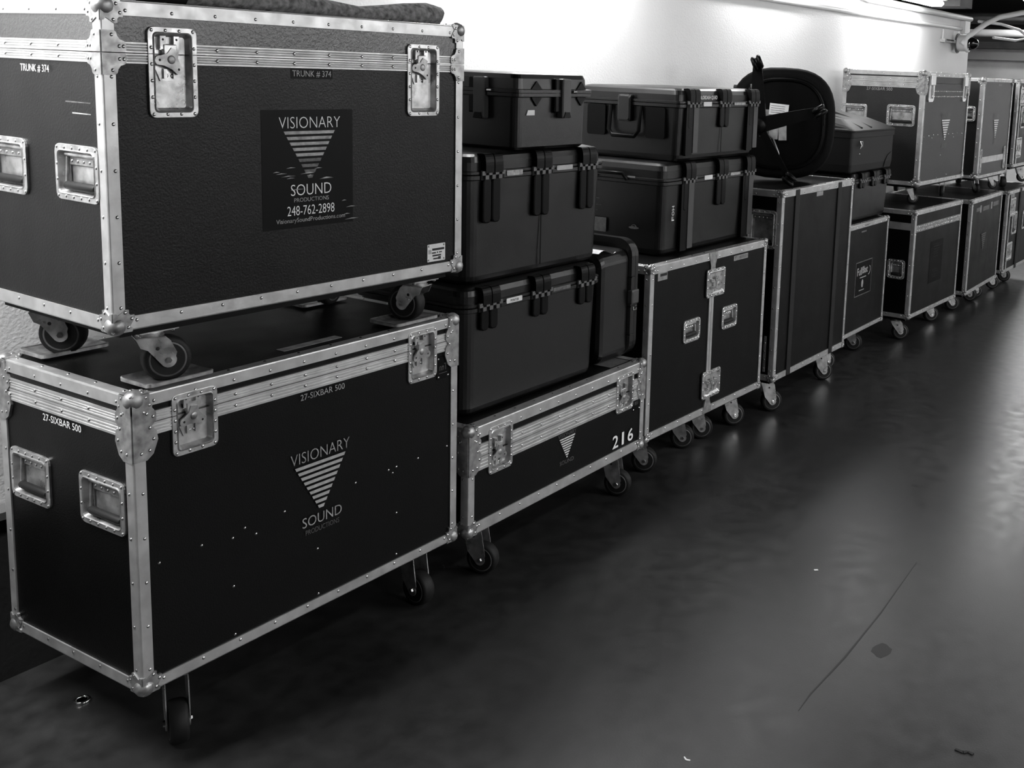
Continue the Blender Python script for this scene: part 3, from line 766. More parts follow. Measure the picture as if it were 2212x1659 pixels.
# --- lower case with two small tags
r, F, L, T = road_case('flight_case', BJ, 0.0,
    'black flight case with two small pale tags and faint striped logo, floor level', corners='small', rail=.030, wd=.030,
    casters=[(.16, .14, -60), (.80, .12, -50), (.13, .56, 20), (.84, .56, 10), (.62, .12, -70)])
mb = MB(F).use('paper_grey'); mb.box(.262, .625, -TH, .300, .682, -TH + .001).build('paper_tag', r)
mb = MB(F).use('paper_grey'); mb.box(.610, .625, -TH, .648, .682, -TH + .001).build('paper_tag', r)
mb = MB(F).use('dim_print'); mb.box(.15, .640, -TH, .26, .670, -TH + .0006).box(.68, .640, -TH, .86, .675, -TH + .0006).box(.36, .630, -TH, .55, .665, -TH + .0006).build('tape_strip', r)
bars_mb(F, .425, .446, .150, .150, 9, 'dim_print', w_bot=.020).build('logo_bars', r)
ztJ = on(BJ)
# --- upper case lying with its lid down
r, F, L, T = road_case('flight_case', BI, ztJ,
    'black upper case with its lid latches near the bottom edge', corners='ball', rail=.026, wd=.034, panel='laminate_worn',
    handles=[('L', -.215, .450, -.052, .570)])
MB(F).use('alu').box(.085, .122, -TH, .735, .170, .0008).build('lid_belt_extrusion', r)
bars_mb(F, .432, .462, .142, .155, 9, 'stripe_white', w_bot=.018).build('logo_bars', r)
text_part('lettering', 'VISIONARY', F, .355, .474, .150, .034, r, 'dim_print')
text_part('lettering', 'SOUND', F, .392, .262, .080, .034, r, 'dim_print')
MB(F).use('dim_print').box(.42, .735, -TH, .53, .752, -TH + .0008).build('name_label', r)
for u0 in (.035, .740):
    mb = MB(F).use('zinc_dull').loft([rrect(u0, .045, u0 + .062, .235, .016, 4, -TH), rrect(u0, .045, u0 + .062, .235, .016, 4, .0025), rrect(u0 + .012, .060, u0 + .050, .220, .01, 4, .0025), rrect(u0 + .014, .062, u0 + .048, .218, .01, 4, -.002)])
    mb.use('zinc').prism([(u0 + .02, .16), (u0 + .042, .16), (u0 + .046, .10), (u0 + .03, .08), (u0 + .016, .10)], -.002, .003)
    mb.build('strap_latch', r)
hbI = BI[2] - ztJ
MB().use('plywood').box(.03, .03, hbI - .016, .856, .63, hbI - .0005).build('caster_board', r)
for cxx, cyy, an in ((.30, .10, -130), (.74, .10, -60), (.14, .54, 20), (.74, .54, 10)): low_caster(r, cxx, cyy, hbI - .0162, an)

# --- two further cases at the right edge of the row
BM = (9.485, 2.30, .169, .98, .60, .715, 0.0)
r, F, L, T = road_case('flight_case', BM, 0.0,
    'farthest floor case, black with a column of recessed latches on its front', corners='small', rail=.028, wd=.028,
    casters=[(.16, .12, -60), (.60, .13, -70), (.13, .48, 20), (.80, .48, 10)],
    handles=[('F', .185, .32, .36, .52)])
mb = MB(F).use('alu').box(.085, .03, -TH, .112, .69, .0008).build('door_extrusion', r)
side_latch(r, F, .060, .49, .245, .65, 60); side_latch(r, F, .060, .10, .245, .26, 70)
MB(F).use('rubber').loft([rrect(.395, -.002, .450, .717, .004, 3, -TH), rrect(.395, -.002, .450, .717, .004, 3, .004)]).build('strap', r)
MB(F).use('paper_grey').box(.13, .655, -TH, .21, .688, .001).build('name_label', r)
handle(r, F, .56, .33, .74, .50)
BN = (9.765, 2.36, 1.070, .92, .60, .762, 0.0)
r, F, L, T = road_case('flight_case', BN, BM[2] + BM[5],
    'farthest upper case, black with recessed latches, stacked at the end of the row', corners='small', rail=.028, wd=.030,
    handles=[('F', .150, .34, .34, .53)])
mb = MB(F).use('alu').box(.085, .03, -TH, .112, .71, .0008).build('door_extrusion', r)
side_latch(r, F, .050, .54, .235, .70, 60); side_latch(r, F, .050, .08, .235, .26, 70)
hbN = BN[2] - BM[2] - BM[5]
MB().use('plywood').box(.03, .03, hbN - .02, .89, .57, hbN - .0005).build('caster_board', r)
for cxx, cyy, an in ((.10, .10, -150), (.80, .10, -60), (.12, .50, 20), (.80, .50, 10)): caster(r, cxx, cyy, hbN - .0202, an, r=.048)

# ------------------------------------------------------------------ moulded transport cases
def hinge_cluster(root, T, uc, seam, lidh, ribh, uw=.042, gap=.005, drop=0.0):
    """lid humps, interlocking knuckles and the ribs running down below"""
    hb_ = MB(T).use('plastic_gloss')
    for s in (-1, 1):
        u0 = uc + s * (uw + gap) / 2 - uw / 2; u1 = u0 + uw
        # rounded hump: profile in (n, v), extruded along u
        prof = [(-.02, seam + .008), (.020, seam + .008)] + [(.020 * math.cos(a) ** .6 if a < PI / 2 - .01 else 0.0, seam + lidh * .45 + lidh * .55 * math.sin(a)) for a in [PI / 2 * i / 6 for i in range(7)]] + [(-.02, seam + lidh - .002)]
        Tn = Matrix(((0, 0, 1, 0), (0, 1, 0, 0), (1, 0, 0, 0), (0, 0, 0, 1)))
        hb_.prism(prof, u0, u1, T=Tn)
    h = hb_.build('hinge', root)
    kb = MB(T).use('knuckle'); n = 7; w = (2 * uw + gap + .03) / n; a0 = uc - n * w / 2
    for i in range(n):
        if i % 2 == 0: kb.box(a0 + i * w, seam + .000, 0, a0 + (i + 1) * w, seam + .014, .017)
        else: kb.box(a0 + i * w, seam - .014, 0, a0 + (i + 1) * w, seam + .000, .017)
    kb.use('plastic_gloss').box(a0, seam - .016, 0, a0 + n * w, seam + .016, .011)
    kb.build('knuckles', h)
    for s in (-1, 1):
        u0 = uc + s * (uw + gap) / 2 - uw / 2
        rb = MB(T).use('plastic_gloss')
        rb.loft([rrect(u0, seam - ribh, u0 + uw, seam - .012, .015, 4, -.004), rrect(u0, seam - ribh, u0 + uw, seam - .012, .015, 4, .007), rrect(u0 + .004, seam - ribh + .004, u0 + uw - .004, seam - .012, .012, 4, .010)])
        rb.build('hinge_rib', h)
    return h

def moulded_case(name, loc, yaw, w, d, h, seam, label, group='moulded black transport cases', hinges=(), ribh=.14, cat='equipment case', rot=None, taper=.012, rc=.045, front='hinge', label_bars=(), grooves=()):
    root = empty(name, loc, rot if rot is not None else (0, 0, math.radians(yaw)), label, cat, group)
    mb = MB().use('plastic'); k = 6
    L0 = lambda i, z, r_: rrect(i, i, w - i, d - i, max(r_, .004), k, z)
    t = taper
    loops = [L0(t + .022, 0, rc), L0(t + .010, .004, rc), L0(t + .003, .014, rc), L0(t, .030, rc), L0(t * .3, seam - .014, rc)]
    mb.loft(loops, caps=(True, True), smooth=False)
    if grooves:
        F_ = FR(w, d, 0)
        for g in grooves: mb.use('plastic_gloss').box(g - .002, .03, -.004, g + .002, seam - .03, -.0032 + .001, T=F_)
    mb.build('body', root)
    rb = MB().use('plastic')
    rb.loft([L0(0, seam - .018, rc), L0(-.008, seam - .014, rc), L0(-.008, seam - .001, rc), L0(0, seam - .0005, rc)], caps=(True, True))
    rb.build('body_rim', root)
    lb = MB().use('plastic')
    lh = h - seam
    lb.loft([L0(-.006, seam + .0005, rc), L0(-.008, seam + .004, rc), L0(-.008, seam + .012, rc), L0(.004, seam + .014, rc), L0(.004, h - lh * .42, rc), L0(.010, h - lh * .16, rc), L0(.024, h - .004, rc), L0(.040, h, rc)], caps=(True, True))
    lid = lb.build('lid', root)
    F = FR(w, d, 0)
    for uc in hinges: hinge_cluster(root, F, uc, seam, lh, ribh)
    for (u0, u1, v0, v1, key) in label_bars:
        MB(F).use(key).prism(rr2(u0, v0, u1, v1, .003), .006, .0105).build('name_label', root)
    return root, F

# stack on the low case: bottom, middle, top
zP = ztC + .0012
P1, F1 = moulded_case('transport_case', (2.715, 2.405, zP), -0.5, .785, .52, .452, .385,
    'black moulded transport case, bottom of its stack on the low 216 case', hinges=(.118, .400, .678), ribh=.085, label_bars=((.205, .290, .376, .394, 'paper'), (.470, .575, .378, .392, 'dim_print')), rc=.05)
text_part('lettering', 'MONITOR', F1, .225, .380, .045, .009, P1, 'black_ink', n=.0112)
P2, F2 = moulded_case('transport_case', (2.752, 2.430, zP + .4525), -0.5, .790, .52, .450, .377,
    'black moulded transport case, middle of the stack beside the big trunks', hinges=(.115, .388, .665), ribh=.165, label_bars=((.190, .275, .368, .386, 'grey_print'), (.472, .568, .371, .388, 'stripe')), rc=.05, grooves=(.40,))
P3 = empty('transport_case', (3.005, 2.430, zP + .9035), (0, 0, math.radians(0)), 'black moulded case with two wide latches, topmost of its stack', 'equipment case', 'moulded black transport cases')
w3, d3, h3, s3 = .425, .56, .270, .200
mb = MB().use('plastic')
L3 = lambda i, z, r_=.03: rrect(i, i, w3 - i, d3 - i, r_, 5, z)
mb.loft([L3(.012, 0), L3(.004, .010), L3(.002, s3 - .014)]).build('body', P3)
MB().use('plastic').loft([L3(0, s3 - .016), L3(-.016, s3 - .012), L3(-.016, s3 - .001), L3(0, s3)]).build('body_rim', P3)
MB().use('plastic').loft([L3(0, s3 + .0005), L3(-.016, s3 + .001), L3(-.016, s3 + .012), L3(0, s3 + .014), L3(.002, h3 - .02), L3(.008, h3 - .005), L3(.02, h3)]).build('lid', P3)
F3 = FR(w3, d3, 0); Lf3 = LF(w3, d3, 0)
def wide_latch(root, T, uc, seam, v1, v0, hw=.026):
    mb = MB(T).use('plastic_gloss').bbox(uc - hw - .030, v0 + .02, -.002, uc - hw - .004, v1, .014, .004)
    mb.use('plastic_grey').loft([rrect(uc - hw, v0, uc + hw, v1, .006, 4, 0), rrect(uc - hw, v0, uc + hw, v1, .006, 4, .022), rrect(uc - hw + .004, v0 + .004, uc + hw - .004, v1 - .004, .005, 4, .026)])
    l = mb.build('latch', root)
    MB(T).use('plastic_gloss').prism([(uc - hw * .8, v0 + .002), (uc - hw * .5, v0 + .022), (uc + hw * .5, v0 + .022), (uc + hw * .8, v0 + .002)], .026, .029).build('latch_tab', l)
    return l
wide_latch(P3, F3, .258, s3, .252, .110)
wide_latch(P3, Lf3, -.155, s3, .252, .105); wide_latch(P3, Lf3, -.42, s3, .252, .105)
for T_, us in ((F3, (.105, .375)), (Lf3, (-.30,))):
    for u in us:
        MB(T_).use('plastic_gloss').prism([(u - .028, s3 + .016), (u, s3 + .042), (u + .028, s3 + .016), (u + .026, s3 - .020), (u, s3 - .046), (u - .026, s3 - .020)], -.004, .004).build('padlock_boss', P3)
MB(F3).use('chrome').tube([(.298, s3 + .006, .020), (.318, s3 + .006, .020)], .005, 8).build('latch_pin', P3)
MB(Lf3).use('chrome').tube([(-.118, s3 + .006, .020), (-.098, s3 + .006, .020)], .005, 8).build('latch_pin', P3)
MB(F3).use('paper').prism([(.052, .122), (.098, .122), (.098, .140), (.060, .140)], -.002, .001).build('paper_label', P3)
MB(Lf3).use('paper_grey').prism(rr2(-.50, .035, -.275, .100, .004), -.002, .0006).build('tape_label', P3)

# case standing on end behind the double door case
U = empty('transport_case', (3.560, 2.435, ztC + .0015), (0, 0, 0), 'black moulded case standing upright on its end on the low 216 case', 'equipment case', 'moulded black transport cases')
def yz(y0, y1, z0, z1, r_, x):
    return [(x, a, b) for a, b in rr2(y0, z0, y1, z1, r_, 6)]
mb = MB().use('plastic')
mb.loft([yz(.022, .498, .022, .440, .05, 0), yz(.006, .514, .006, .454, .05, .008), yz(0, .52, 0, .460, .05, .025), yz(-.002, .522, -.000, .464, .05, .190)], caps=(True, True)).build('body', U)
mb = MB().use('plastic'); mb.loft([yz(-.004, .530, .0, .480, .06, .192), yz(-.016, .540, .0, .505, .07, .198), yz(-.016, .540, .0, .505, .07, .226), yz(-.004, .530, .0, .490, .06, .230)]).build('body_rim', U)
mb = MB().use('plastic'); mb.loft([yz(-.014, .538, .0, .502, .07, .2305), yz(-.014, .538, .0, .502, .07, .250), yz(.0, .52, .0, .48, .06, .254), yz(.01, .51, .012, .47, .05, .280)]).build('lid', U)
FU = FR(.28, .52, 0)
for v in (.10, .22, .345): MB(FU).use('plastic').box(.192, v, .003, .226, v + .004, .022).build('rim_rib', U)
lt = MB(FU).use('plastic_grey').loft([rrect(.192, .232, .246, .292, .006, 4, .004), rrect(.192, .232, .246, .292, .006, 4, .024), rrect(.198, .238, .240, .286, .005, 4, .028)]).build('latch', U)
mb = MB(FU).use('zinc'); mb.tube([(.215, .205, .018), (.215, .222, .018), (.240, .222, .018), (.240, .205, .018), (.215, .205, .018)], .003, 6).build('padlock_ring', lt)
mb = MB().use('zinc'); mb.tube([(.212, .25, .505), (.212, .25, .525), (.212, .275, .525), (.212, .275, .505)], .003, 6).build('padlock_ring', U)
mb = MB().use('paper'); mb.loft([[(.005 + i * .018, y0_, .4635 + .010 * math.sin(i * .8)) for i in range(8)] for y0_ in (.02, .05, .08, .12)], closed=False, caps=(False, False)).build('paper_label', U, 'curled white paper label')

# stack on the double door case
zD = BD[2] + BD[5] + .0005
Q1, FQ = moulded_case('transport_case', (4.090, 2.480, zD), -0.2, .862, .50, .418, .335,
    'black moulded case marked FOH on top of the two-door case', hinges=(.205, .515, .800), ribh=.14, label_bars=((.345, .420, .326, .346, 'paper'), (.600, .700, .331, .344, 'grey_print')), rc=.035)
for uc in (.205, .800):
    MB(FQ).use('plastic_grey').loft([rrect(uc - .002, .02, uc + .045, .325, .004, 3, -.006), rrect(uc - .002, .02, uc + .045, .325, .004, 3, .011)]).build('corner_post', Q1)
    MB(FQ).use('plastic_gloss').loft([rrect(uc - .060, .012, uc - .004, .325, .006, 3, -.006), rrect(uc - .060, .012, uc - .004, .325, .006, 3, .008)]).build('corner_post', Q1)
for i, ch in enumerate('FOH'):
    text_part('lettering', ch, FQ, .096, .158 + i * .024, .019, .020, Q1, 'white', rot=PI / 2, n=.001)
LQ = LF(.88, .5, 0)
MB(LQ).use('tape').prism(rr2(-.46, .085, -.30, .150, .003), .0, .002).build('tape_label', Q1)
mb = MB(LQ).use('dim_print')
mb.prism([(-.15 + .027 * math.cos(a * PI / 8), .120 + .006 * math.sin(a * PI / 8)) for a in range(16)], .0, .0012)
mb.prism(arc(-.15, .120, .015, 25, 155, 8) + arc(-.15, .120, .0125, 155, 25, 8), .0, .0012)
mb.build('maker_mark', Q1)
mb = MB(LQ).use('dim_print'); mb.box(-.42, .235, 0, -.34, .238, .001).box(-.42, .205, 0, -.33, .207, .001).box(-.41, .18, 0, -.35, .182, .001).build('side_print', Q1)
ch_ = MB(LQ).use('plastic_gloss').tube([(-.36, .335, .012), (-.35, .362, .030), (-.20, .362, .030), (-.19, .335, .012)], .009, 8).build('carry_handle', Q1)
for u_ in (-.375, -.165): MB(LQ).use('zinc').box(u_ - .02, .345, .008, u_ + .02, .352, .012).build('latch', Q1)

Q2, FQ2 = moulded_case('transport_case', (4.185, 2.470, zD + .4185), 0.0, .760, .56, .328, .258,
    'black moulded case marked COLORDASH QUAD, topmost on the two-door case', hinges=(.105, .405, .700), ribh=.11, label_bars=((.195, .272, .248, .268, 'paper'), (.495, .610, .252, .264, 'grey_print')), rc=.030, grooves=(.40,))
text_part('lettering', 'COLORDASH QUAD', FQ2, .165, .276, .180, .020, Q2, 'white', n=-.0030, thin=.01)
for uc in (.105, .700):
    MB(FQ2).use('plastic_grey').loft([rrect(uc + .004, .040, uc + .048, .248, .003, 3, -.006), rrect(uc + .004, .040, uc + .048, .248, .003, 3, .011)]).build('corner_post', Q2)
    MB(FQ2).use('plastic_gloss').loft([rrect(uc - .058, .028, uc + .000, .248, .008, 3, -.006), rrect(uc - .058, .028, uc + .000, .248, .008, 3, .009)]).build('corner_post', Q2)
LQ2 = LF(.76, .56, 0)
for uc in (-.12, -.44):
    MB(LQ2).use('plastic_gloss').loft([rrect(uc - .05, .10, uc + .05, .24, .012, 4, -.004), rrect(uc - .05, .10, uc + .05, .24, .012, 4, .010)]).build('latch_recess', Q2)
lt = MB(LQ2).use('plastic').loft([rrect(-.315, .17, -.245, .29, .01, 4, -.002), rrect(-.315, .17, -.245, .29, .01, 4, .022), rrect(-.307, .178, -.253, .282, .01, 4, .026)]).build('latch', Q2)
MB(LQ2).use('plastic_gloss').tube([(-.36, .24, .010), (-.36, .13, .022), (-.34, .105, .024), (-.22, .105, .024), (-.20, .13, .022), (-.20, .24, .010)], .010, 8).build('carry_handle', Q2)

# stack on the signed case: moulded case and lidded tote
zF = BF[2] + BF[5]
K, FK = moulded_case('transport_case', (6.330, 2.475, zF + .0005), 0.3, .640, .50, .312, .262,
    'black moulded case under the lidded tote, on the framed-sign case', hinges=(.13, .34, .56), ribh=.05, rc=.03)
zT = zF + .3132
TT = empty('storage_tote', (6.270, 2.480, zT), (0, 0, 0), 'black storage tote with a sloped grooved lid, by the overturned chair', 'storage tote')
wt, dt = .735, .50
L4 = lambda i, z, r_=.02: rrect(i, i, wt - i, dt - i, r_, 4, z)
MB().use('tote').loft([L4(.014, 0), L4(.006, .008), L4(.0, .05), L4(0, .215), L4(-.006, .217), L4(-.006, .250), L4(0, .252)]).build('body', TT)
mb = MB().use('tote')
L5 = lambda i, z0_, z1_: [(p[0], p[1], z0_ + (z1_ - z0_) * p[1] / dt) for p in rr2(i, i, wt - i, dt - i, .03, 4)]
mb.loft([L5(-.010, .2525, .2525), L5(-.010, .262, .275), L5(.004, .268, .340), L5(.03, .275, .372), L5(.12, .300, .385)])
lid = mb.build('lid', TT)
for u in (.20, .36):
    MB().use('plastic_gloss').tube([(u - .02, .012, .272), (u, .14, .312), (u + .03, .30, .352), (u + .05, .44, .372)], [.008, .012, .012, .010], 8).build('lid_groove', lid)
mb = MB(FR(wt, dt, 0)).use('chrome'); mb.tube([(.10, .195, .012), (.105, .170, .020), (.10, .150, .014)], .006, 8).tube([(.10, .195, .012), (.128, .192, .016), (.134, .160, .014)], .005, 8).build('lid_clip', TT)
MB(FR(wt, dt, 0)).use('chrome').dome(.135, .115, .0, .006, .004).build('stud', TT)
mb = MB().use('tote').tube([(wt - .002, .10, .185), (wt + .045, .12, .180), (wt + .055, .16, .150), (wt + .055, .34, .150), (wt + .045, .38, .180), (wt - .002, .40, .185)], .012, 8); mb.build('side_handle', TT)
MB(FR(wt, dt, 0)).use('plastic_gloss').tube([(.575, .01, .0), (.59, .05, .002), (.63, .085, .002), (.70, .105, .0)], .003, 6).build('corner_moulding', TT)

# ------------------------------------------------------------------ overturned office chair on the tallest case
CH = empty('office_chair', (5.35, 2.60, zE), (0, 0, 0), 'black swivel office chair lying overturned on the tallest case', 'chair')
# frame: n = from seat towards the viewer's side, a = sideways, up = z
nv = Vector((-.907, -.42, 0)); av = Vector((.42, -.907, 0)); hub = Vector((5.198, 2.584, 1.530)) - Vector((5.35, 2.60, zE))
Tc = Matrix(((av.x, 0, nv.x, hub.x), (av.y, 0, nv.y, hub.y), (0, 1, 0, hub.z), (0, 0, 0, 1)))   # (a, up, n)
R5 = .325
for i, (ang) in enumerate((94, 15.5, -57, -128.5, 166)):
    ca_, sa_ = math.cos(math.radians(ang)), math.sin(math.radians(ang))
    mb = MB(Tc).use('plastic_gloss')
    def sec(rr_, hw_, n0, n1): return [(ca_ * rr_ - sa_ * hw_, sa_ * rr_ + ca_ * hw_, n1), (ca_ * rr_ + sa_ * hw_, sa_ * rr_ - ca_ * hw_, n1), (ca_ * rr_ + sa_ * hw_, sa_ * rr_ - ca_ * hw_, n0), (ca_ * rr_ - sa_ * hw_, sa_ * rr_ + ca_ * hw_, n0)]
    hk = .6 if ang == -57 else 1.2
    mb.loft([sec(.015, .034 * hk, -.050, .012), sec(.12, .030 * hk, -.042, .012), sec(.24, .024 * hk, -.028, .012), sec(R5 - .015, .019 * hk, -.014, .012), sec(R5 + .012, .012 * hk, -.010, .010)])
    leg = mb.build('base_leg', CH)
    TW = Tc @ Matrix.Translation((ca_ * R5, sa_ * R5, .022)) @ Matrix.Rotation(math.radians(ang + 20), 4, 'Z')
    for s in (-1, 1):
        wb = MB(TW @ Matrix.Translation((0, s * .015, .010)) @ Matrix.Rotation(PI / 2, 4, 'X')).use('plastic_gloss')
        wb.lathe([(.0001, -.012), (.028, -.012), (.036, -.006), (.038, 0), (.036, .006), (.028, .012), (.0001, .012)], 20)
        wb.use('hub').lathe([(.0001, -.011), (.010, -.011), (.012, .011), (.0001, .011)], 12)
        wb.build('caster_wheel', leg)
    MB(TW).use('plastic_gloss').lathe([(.012, -.012), (.016, .004), (.026, .022), (.018, .034), (.0001, .037)], 14).build('caster_hood', leg)
MB(Tc).use('plastic_gloss').lathe([(.0001, .022), (.030, .020), (.042, .008), (.044, -.055), (.030, -.062), (.0001, -.062)], 20).build('base_hub', CH)
MB(Tc).use('plastic_gloss').lathe([(.026, -.06), (.026, -.20), (.016, -.205), (.016, -.31)], 18).build('gas_column', CH)
MB(Tc).use('zinc_dull').bbox(-.08, -.075, -.335, .09, .075, -.30, .01).build('tilt_mechanism', CH)
# seat: centre offset from the hub axis
def sq(cx_, cy_, hx, hy, e, n_, k=40):
    out = []
    for i in range(k):
        a = 2 * PI * i / k; c_, s_ = math.cos(a), math.sin(a)
        out.append((cx_ + hx * math.copysign(abs(c_) ** e, c_), cy_ + hy * math.copysign(abs(s_) ** e, s_), n_))
    return out
sx_, sy_ = .118, .000
SX_, SY_ = 1.10, 1.045
MB(Tc).use('mesh').loft([sq(sx_, sy_, .17 * SX_, .19 * SY_, .75, -.415), sq(sx_, sy_, .235 * SX_, .262 * SY_, .72, -.405), sq(sx_, sy_, .262 * SX_, .288 * SY_, .72, -.385), sq(sx_, sy_, .268 * SX_, .294 * SY_, .72, -.355), sq(sx_, sy_, .258 * SX_, .284 * SY_, .72, -.330), sq(sx_, sy_, .235 * SX_, .262 * SY_, .72, -.318), sq(sx_, sy_, .225 * SX_, .250 * SY_, .72, -.320)], smooth=True).build('seat_cushion', CH)
pan = MB(Tc).use('plastic_gloss').loft([sq(sx_, sy_, .222 * SX_, .246 * SY_, .75, -.3195), sq(sx_, sy_, .218 * SX_, .240 * SY_, .75, -.300), sq(sx_, sy_, .205 * SX_, .228 * SY_, .75, -.297), sq(sx_, sy_, .198 * SX_, .220 * SY_, .75, -.312)], smooth=False).build('seat_pan', CH)
MB(Tc).use('plastic_gloss').tube([(p[0], p[1], -.298) for p in sq(sx_, sy_, .212 * SX_, .234 * SY_, .75, 0)[:24]], .0045, 6).build('pan_rim', pan)
for (u0, v0, u1, v1, tl, nm) in ((.045, .050, .150, .112, -.07, 'warning_label'), (.048, -.085, .100, -.022, -.03, 'warning_label'), (.106, -.092, .150, -.004, .05, 'warning_label')):
    Tt = Tc @ Matrix.Translation((u0, v0, -.2955)) @ Matrix.Rotation(tl, 4, 'Z')
    mb = MB(Tt).use('paper_grey' if v0 < 0 else 'paper'); mb.box(0, 0, -.015, u1 - u0, v1 - v0, 0).use('black_ink')
    for k in range(4 if v0 > 0 else 0): mb.box(.008, .012 + k * .012, 0, u1 - u0 - .02, .0145 + k * .012, .0003)
    mb.build(nm, pan)
# tilt and height levers
MB(Tc).use('zinc_dull').tube([(.00, .04, -.315), (-.05, .16, -.30), (-.06, .21, -.29)], .005, 8).build('tilt_lever', CH)
MB(Tc).use('zinc_dull').tube([(.0, -.03, -.315), (.075, -.08, -.29), (.11, -.16, -.285), (.115, -.20, -.285)], .005, 8).build('height_lever', CH)
mb = MB(Tc).use('plastic_gloss').tube([(.25, -.10, -.33), (.315, -.14, -.36), (.322, -.19, -.42), (.31, -.225, -.47)], .015, 10); mb.build('armrest', CH)
# low backrest lying away from the viewer
mb = MB(Tc).use('mesh')
def bk(n_, hw_, t_): return [(-.12 + dx, sy_ + dy, n_) for dx, dy in ((-t_, -hw_), (-t_, hw_), (0.0, hw_), (0.0, -hw_))]
mb.loft([bk(-.40, .15, .03), bk(-.46, .19, .045), bk(-.60, .20, .05), bk(-.74, .17, .04)]).build('backrest', CH)

# ------------------------------------------------------------------ rolled blanket on the top trunk
zBt = BB[2] + BB[5] + .0012
RB = empty('rolled_blanket', (2.200, 2.52, zBt), (0, 0, math.radians(-1.0)), 'grey rolled moving blanket lying along the top of the nearest trunk', 'blanket')
mb = MB().use('blanket')
loops = []; N_ = 22
prof = [(-.42, .030, .036), (-.40, .036, .040), (-.30, .035, .040), (-.18, .036, .038), (-.06, .032, .036), (.08, .028, .030), (.16, .024, .025), (.26, .027, .031), (.36, .034, .039), (.44, .037, .042), (.475, .034, .040), (.485, .024, .030)]
rnd = random.Random(5)
for (xx, ry, rz) in prof:
    loops.append([(xx + .006 * math.sin(3 * a_ * 2 * PI / N_), 1.35 * ry * math.cos(2 * PI * a_ / N_), rz * .84 + rz * .84 * math.sin(2 * PI * a_ / N_) + .0012 * math.sin(a_ * 2.3 + xx * 30)) for a_ in range(N_)])
mb.loft(loops, smooth=True).build('blanket_roll', RB)
mb = MB().use('rubber').loft([[(xx, .045 * math.cos(2 * PI * a_ / 14), .026 + .025 * math.sin(2 * PI * a_ / 14)) for a_ in range(14)] for xx in (-.56, -.43)], smooth=True); mb.build('black_strap_end', RB)

# ------------------------------------------------------------------ the setting
def struct(name, mb):
    o = mb.build(name); o['kind'] = 'structure'; return o
XW = 10.80; YW = 3.13; ZT = 2.42
struct('floor', MB().use('floor').add([(-5, -4, 0), (24, -4, 0), (24, 9, 0), (-5, 9, 0)], [(0, 1, 2, 3)]))
struct('wall_back', MB().use('wall').box(-5, YW, .0, XW, YW + .25, ZT))
struct('baseboard_back', MB().use('wall_dark').box(-5, YW - .055, 0, XW, YW - .0005, .480))
struct('trim_1', MB().use('beam').box(-5, YW - .062, .480, XW, YW - .0005, .502))
struct('wall_front', MB().use('wall_mid').box(-5, -4.2, 0, 9.3, -4.0, 2.0).use('wall').box(-5, -4.2, 2.0, 9.3, -4.0, 3.2).box(9.3, -4.2, 0, 24, -4.0, 3.2))
struct('wall_left', MB().use('wall_mid').box(-5.2, -4, 0, -5, 9, 3.2))
struct('wall_far', MB().use('beam_light').box(17.0, -4, 0, 17.2, 9, 2.30))
struct('trim_2', MB().use('wall_mid').box(16.8, -4, 2.135, 17.0, 9, 2.30))
struct('trim_3', MB().use('beam').box(16.7, -4, 2.302, 17.2, 9, 2.40))
struct('ceiling', MB().use('dark_ceiling').add([(-5, -4, 3.1), (24, -4, 3.1), (24, 9, 3.1), (-5, 9, 3.1)], [(0, 3, 2, 1)]))
struct('trim_4', MB().use('beam').box(9.25, 2.78, 2.42, 9.60, 3.10, 3.0))          # boxed duct end over the wall
# conduits on the wall
def pipe(name, pts, rad, key, label, cat='pipe', group=None):
    o = MB().use(key).tube(pts, rad, 12).build(name); tag(o, label, cat, group); return o
lo = pipe('conduit', [(-1.0, YW - .018, 2.235), (6.3, YW - .018, 2.262), (10.45, YW - .018, 2.288)], .0155, 'paint_white', 'thin white conduit running along the wall, the lower one', 'conduit')
hi = [(7.80, YW - .03, 2.60), (7.80, YW - .03, 2.47), (7.84, YW - .03, 2.42), (7.90, YW - .03, 2.395), (8.0, YW - .03, 2.385), (9.2, YW - .03, 2.388), (10.70, YW - .03, 2.392)]
pipe('conduit', hi, .024, 'paint_white', 'thick white conduit along the wall under the lamp', 'conduit')
MB().use('paint_white').box(10.47, YW - .05, 2.25, 10.62, YW - .001, 2.362).build('junction_box'); tag(bpy.data.objects['junction_box'], 'small white junction box where the wall conduits end', 'junction box')
# lamp over the row
def fluorescent(name, x0, x1, y, z, label, hw=.06, top=0.0, group='strip lights'):
    e = empty(name, ((x0 + x1) / 2, y, z), (0, 0, 0), label, 'lamp', group); h = (x1 - x0) / 2
    MB().use('paint_white').bbox(-h - .03, -hw - .02, .0, h + .03, hw + .02, .06, .01).build('housing', e)
    MB().use('lamp').bbox(-h, -hw, -.05, h, hw, -.0005, .02).build('diffuser', e)
    if top:
        for sx in (-1, 1): MB().use('paint_white').tube([(sx * h * .8, 0, .05), (sx * h * .8, 0, top - z)], .006, 6).build('hanger_rod', e)
    return e
fluorescent('strip_light', 7.90, 9.12, 2.93, 2.455, 'bright strip light on the wall above the far cases', top=3.1)
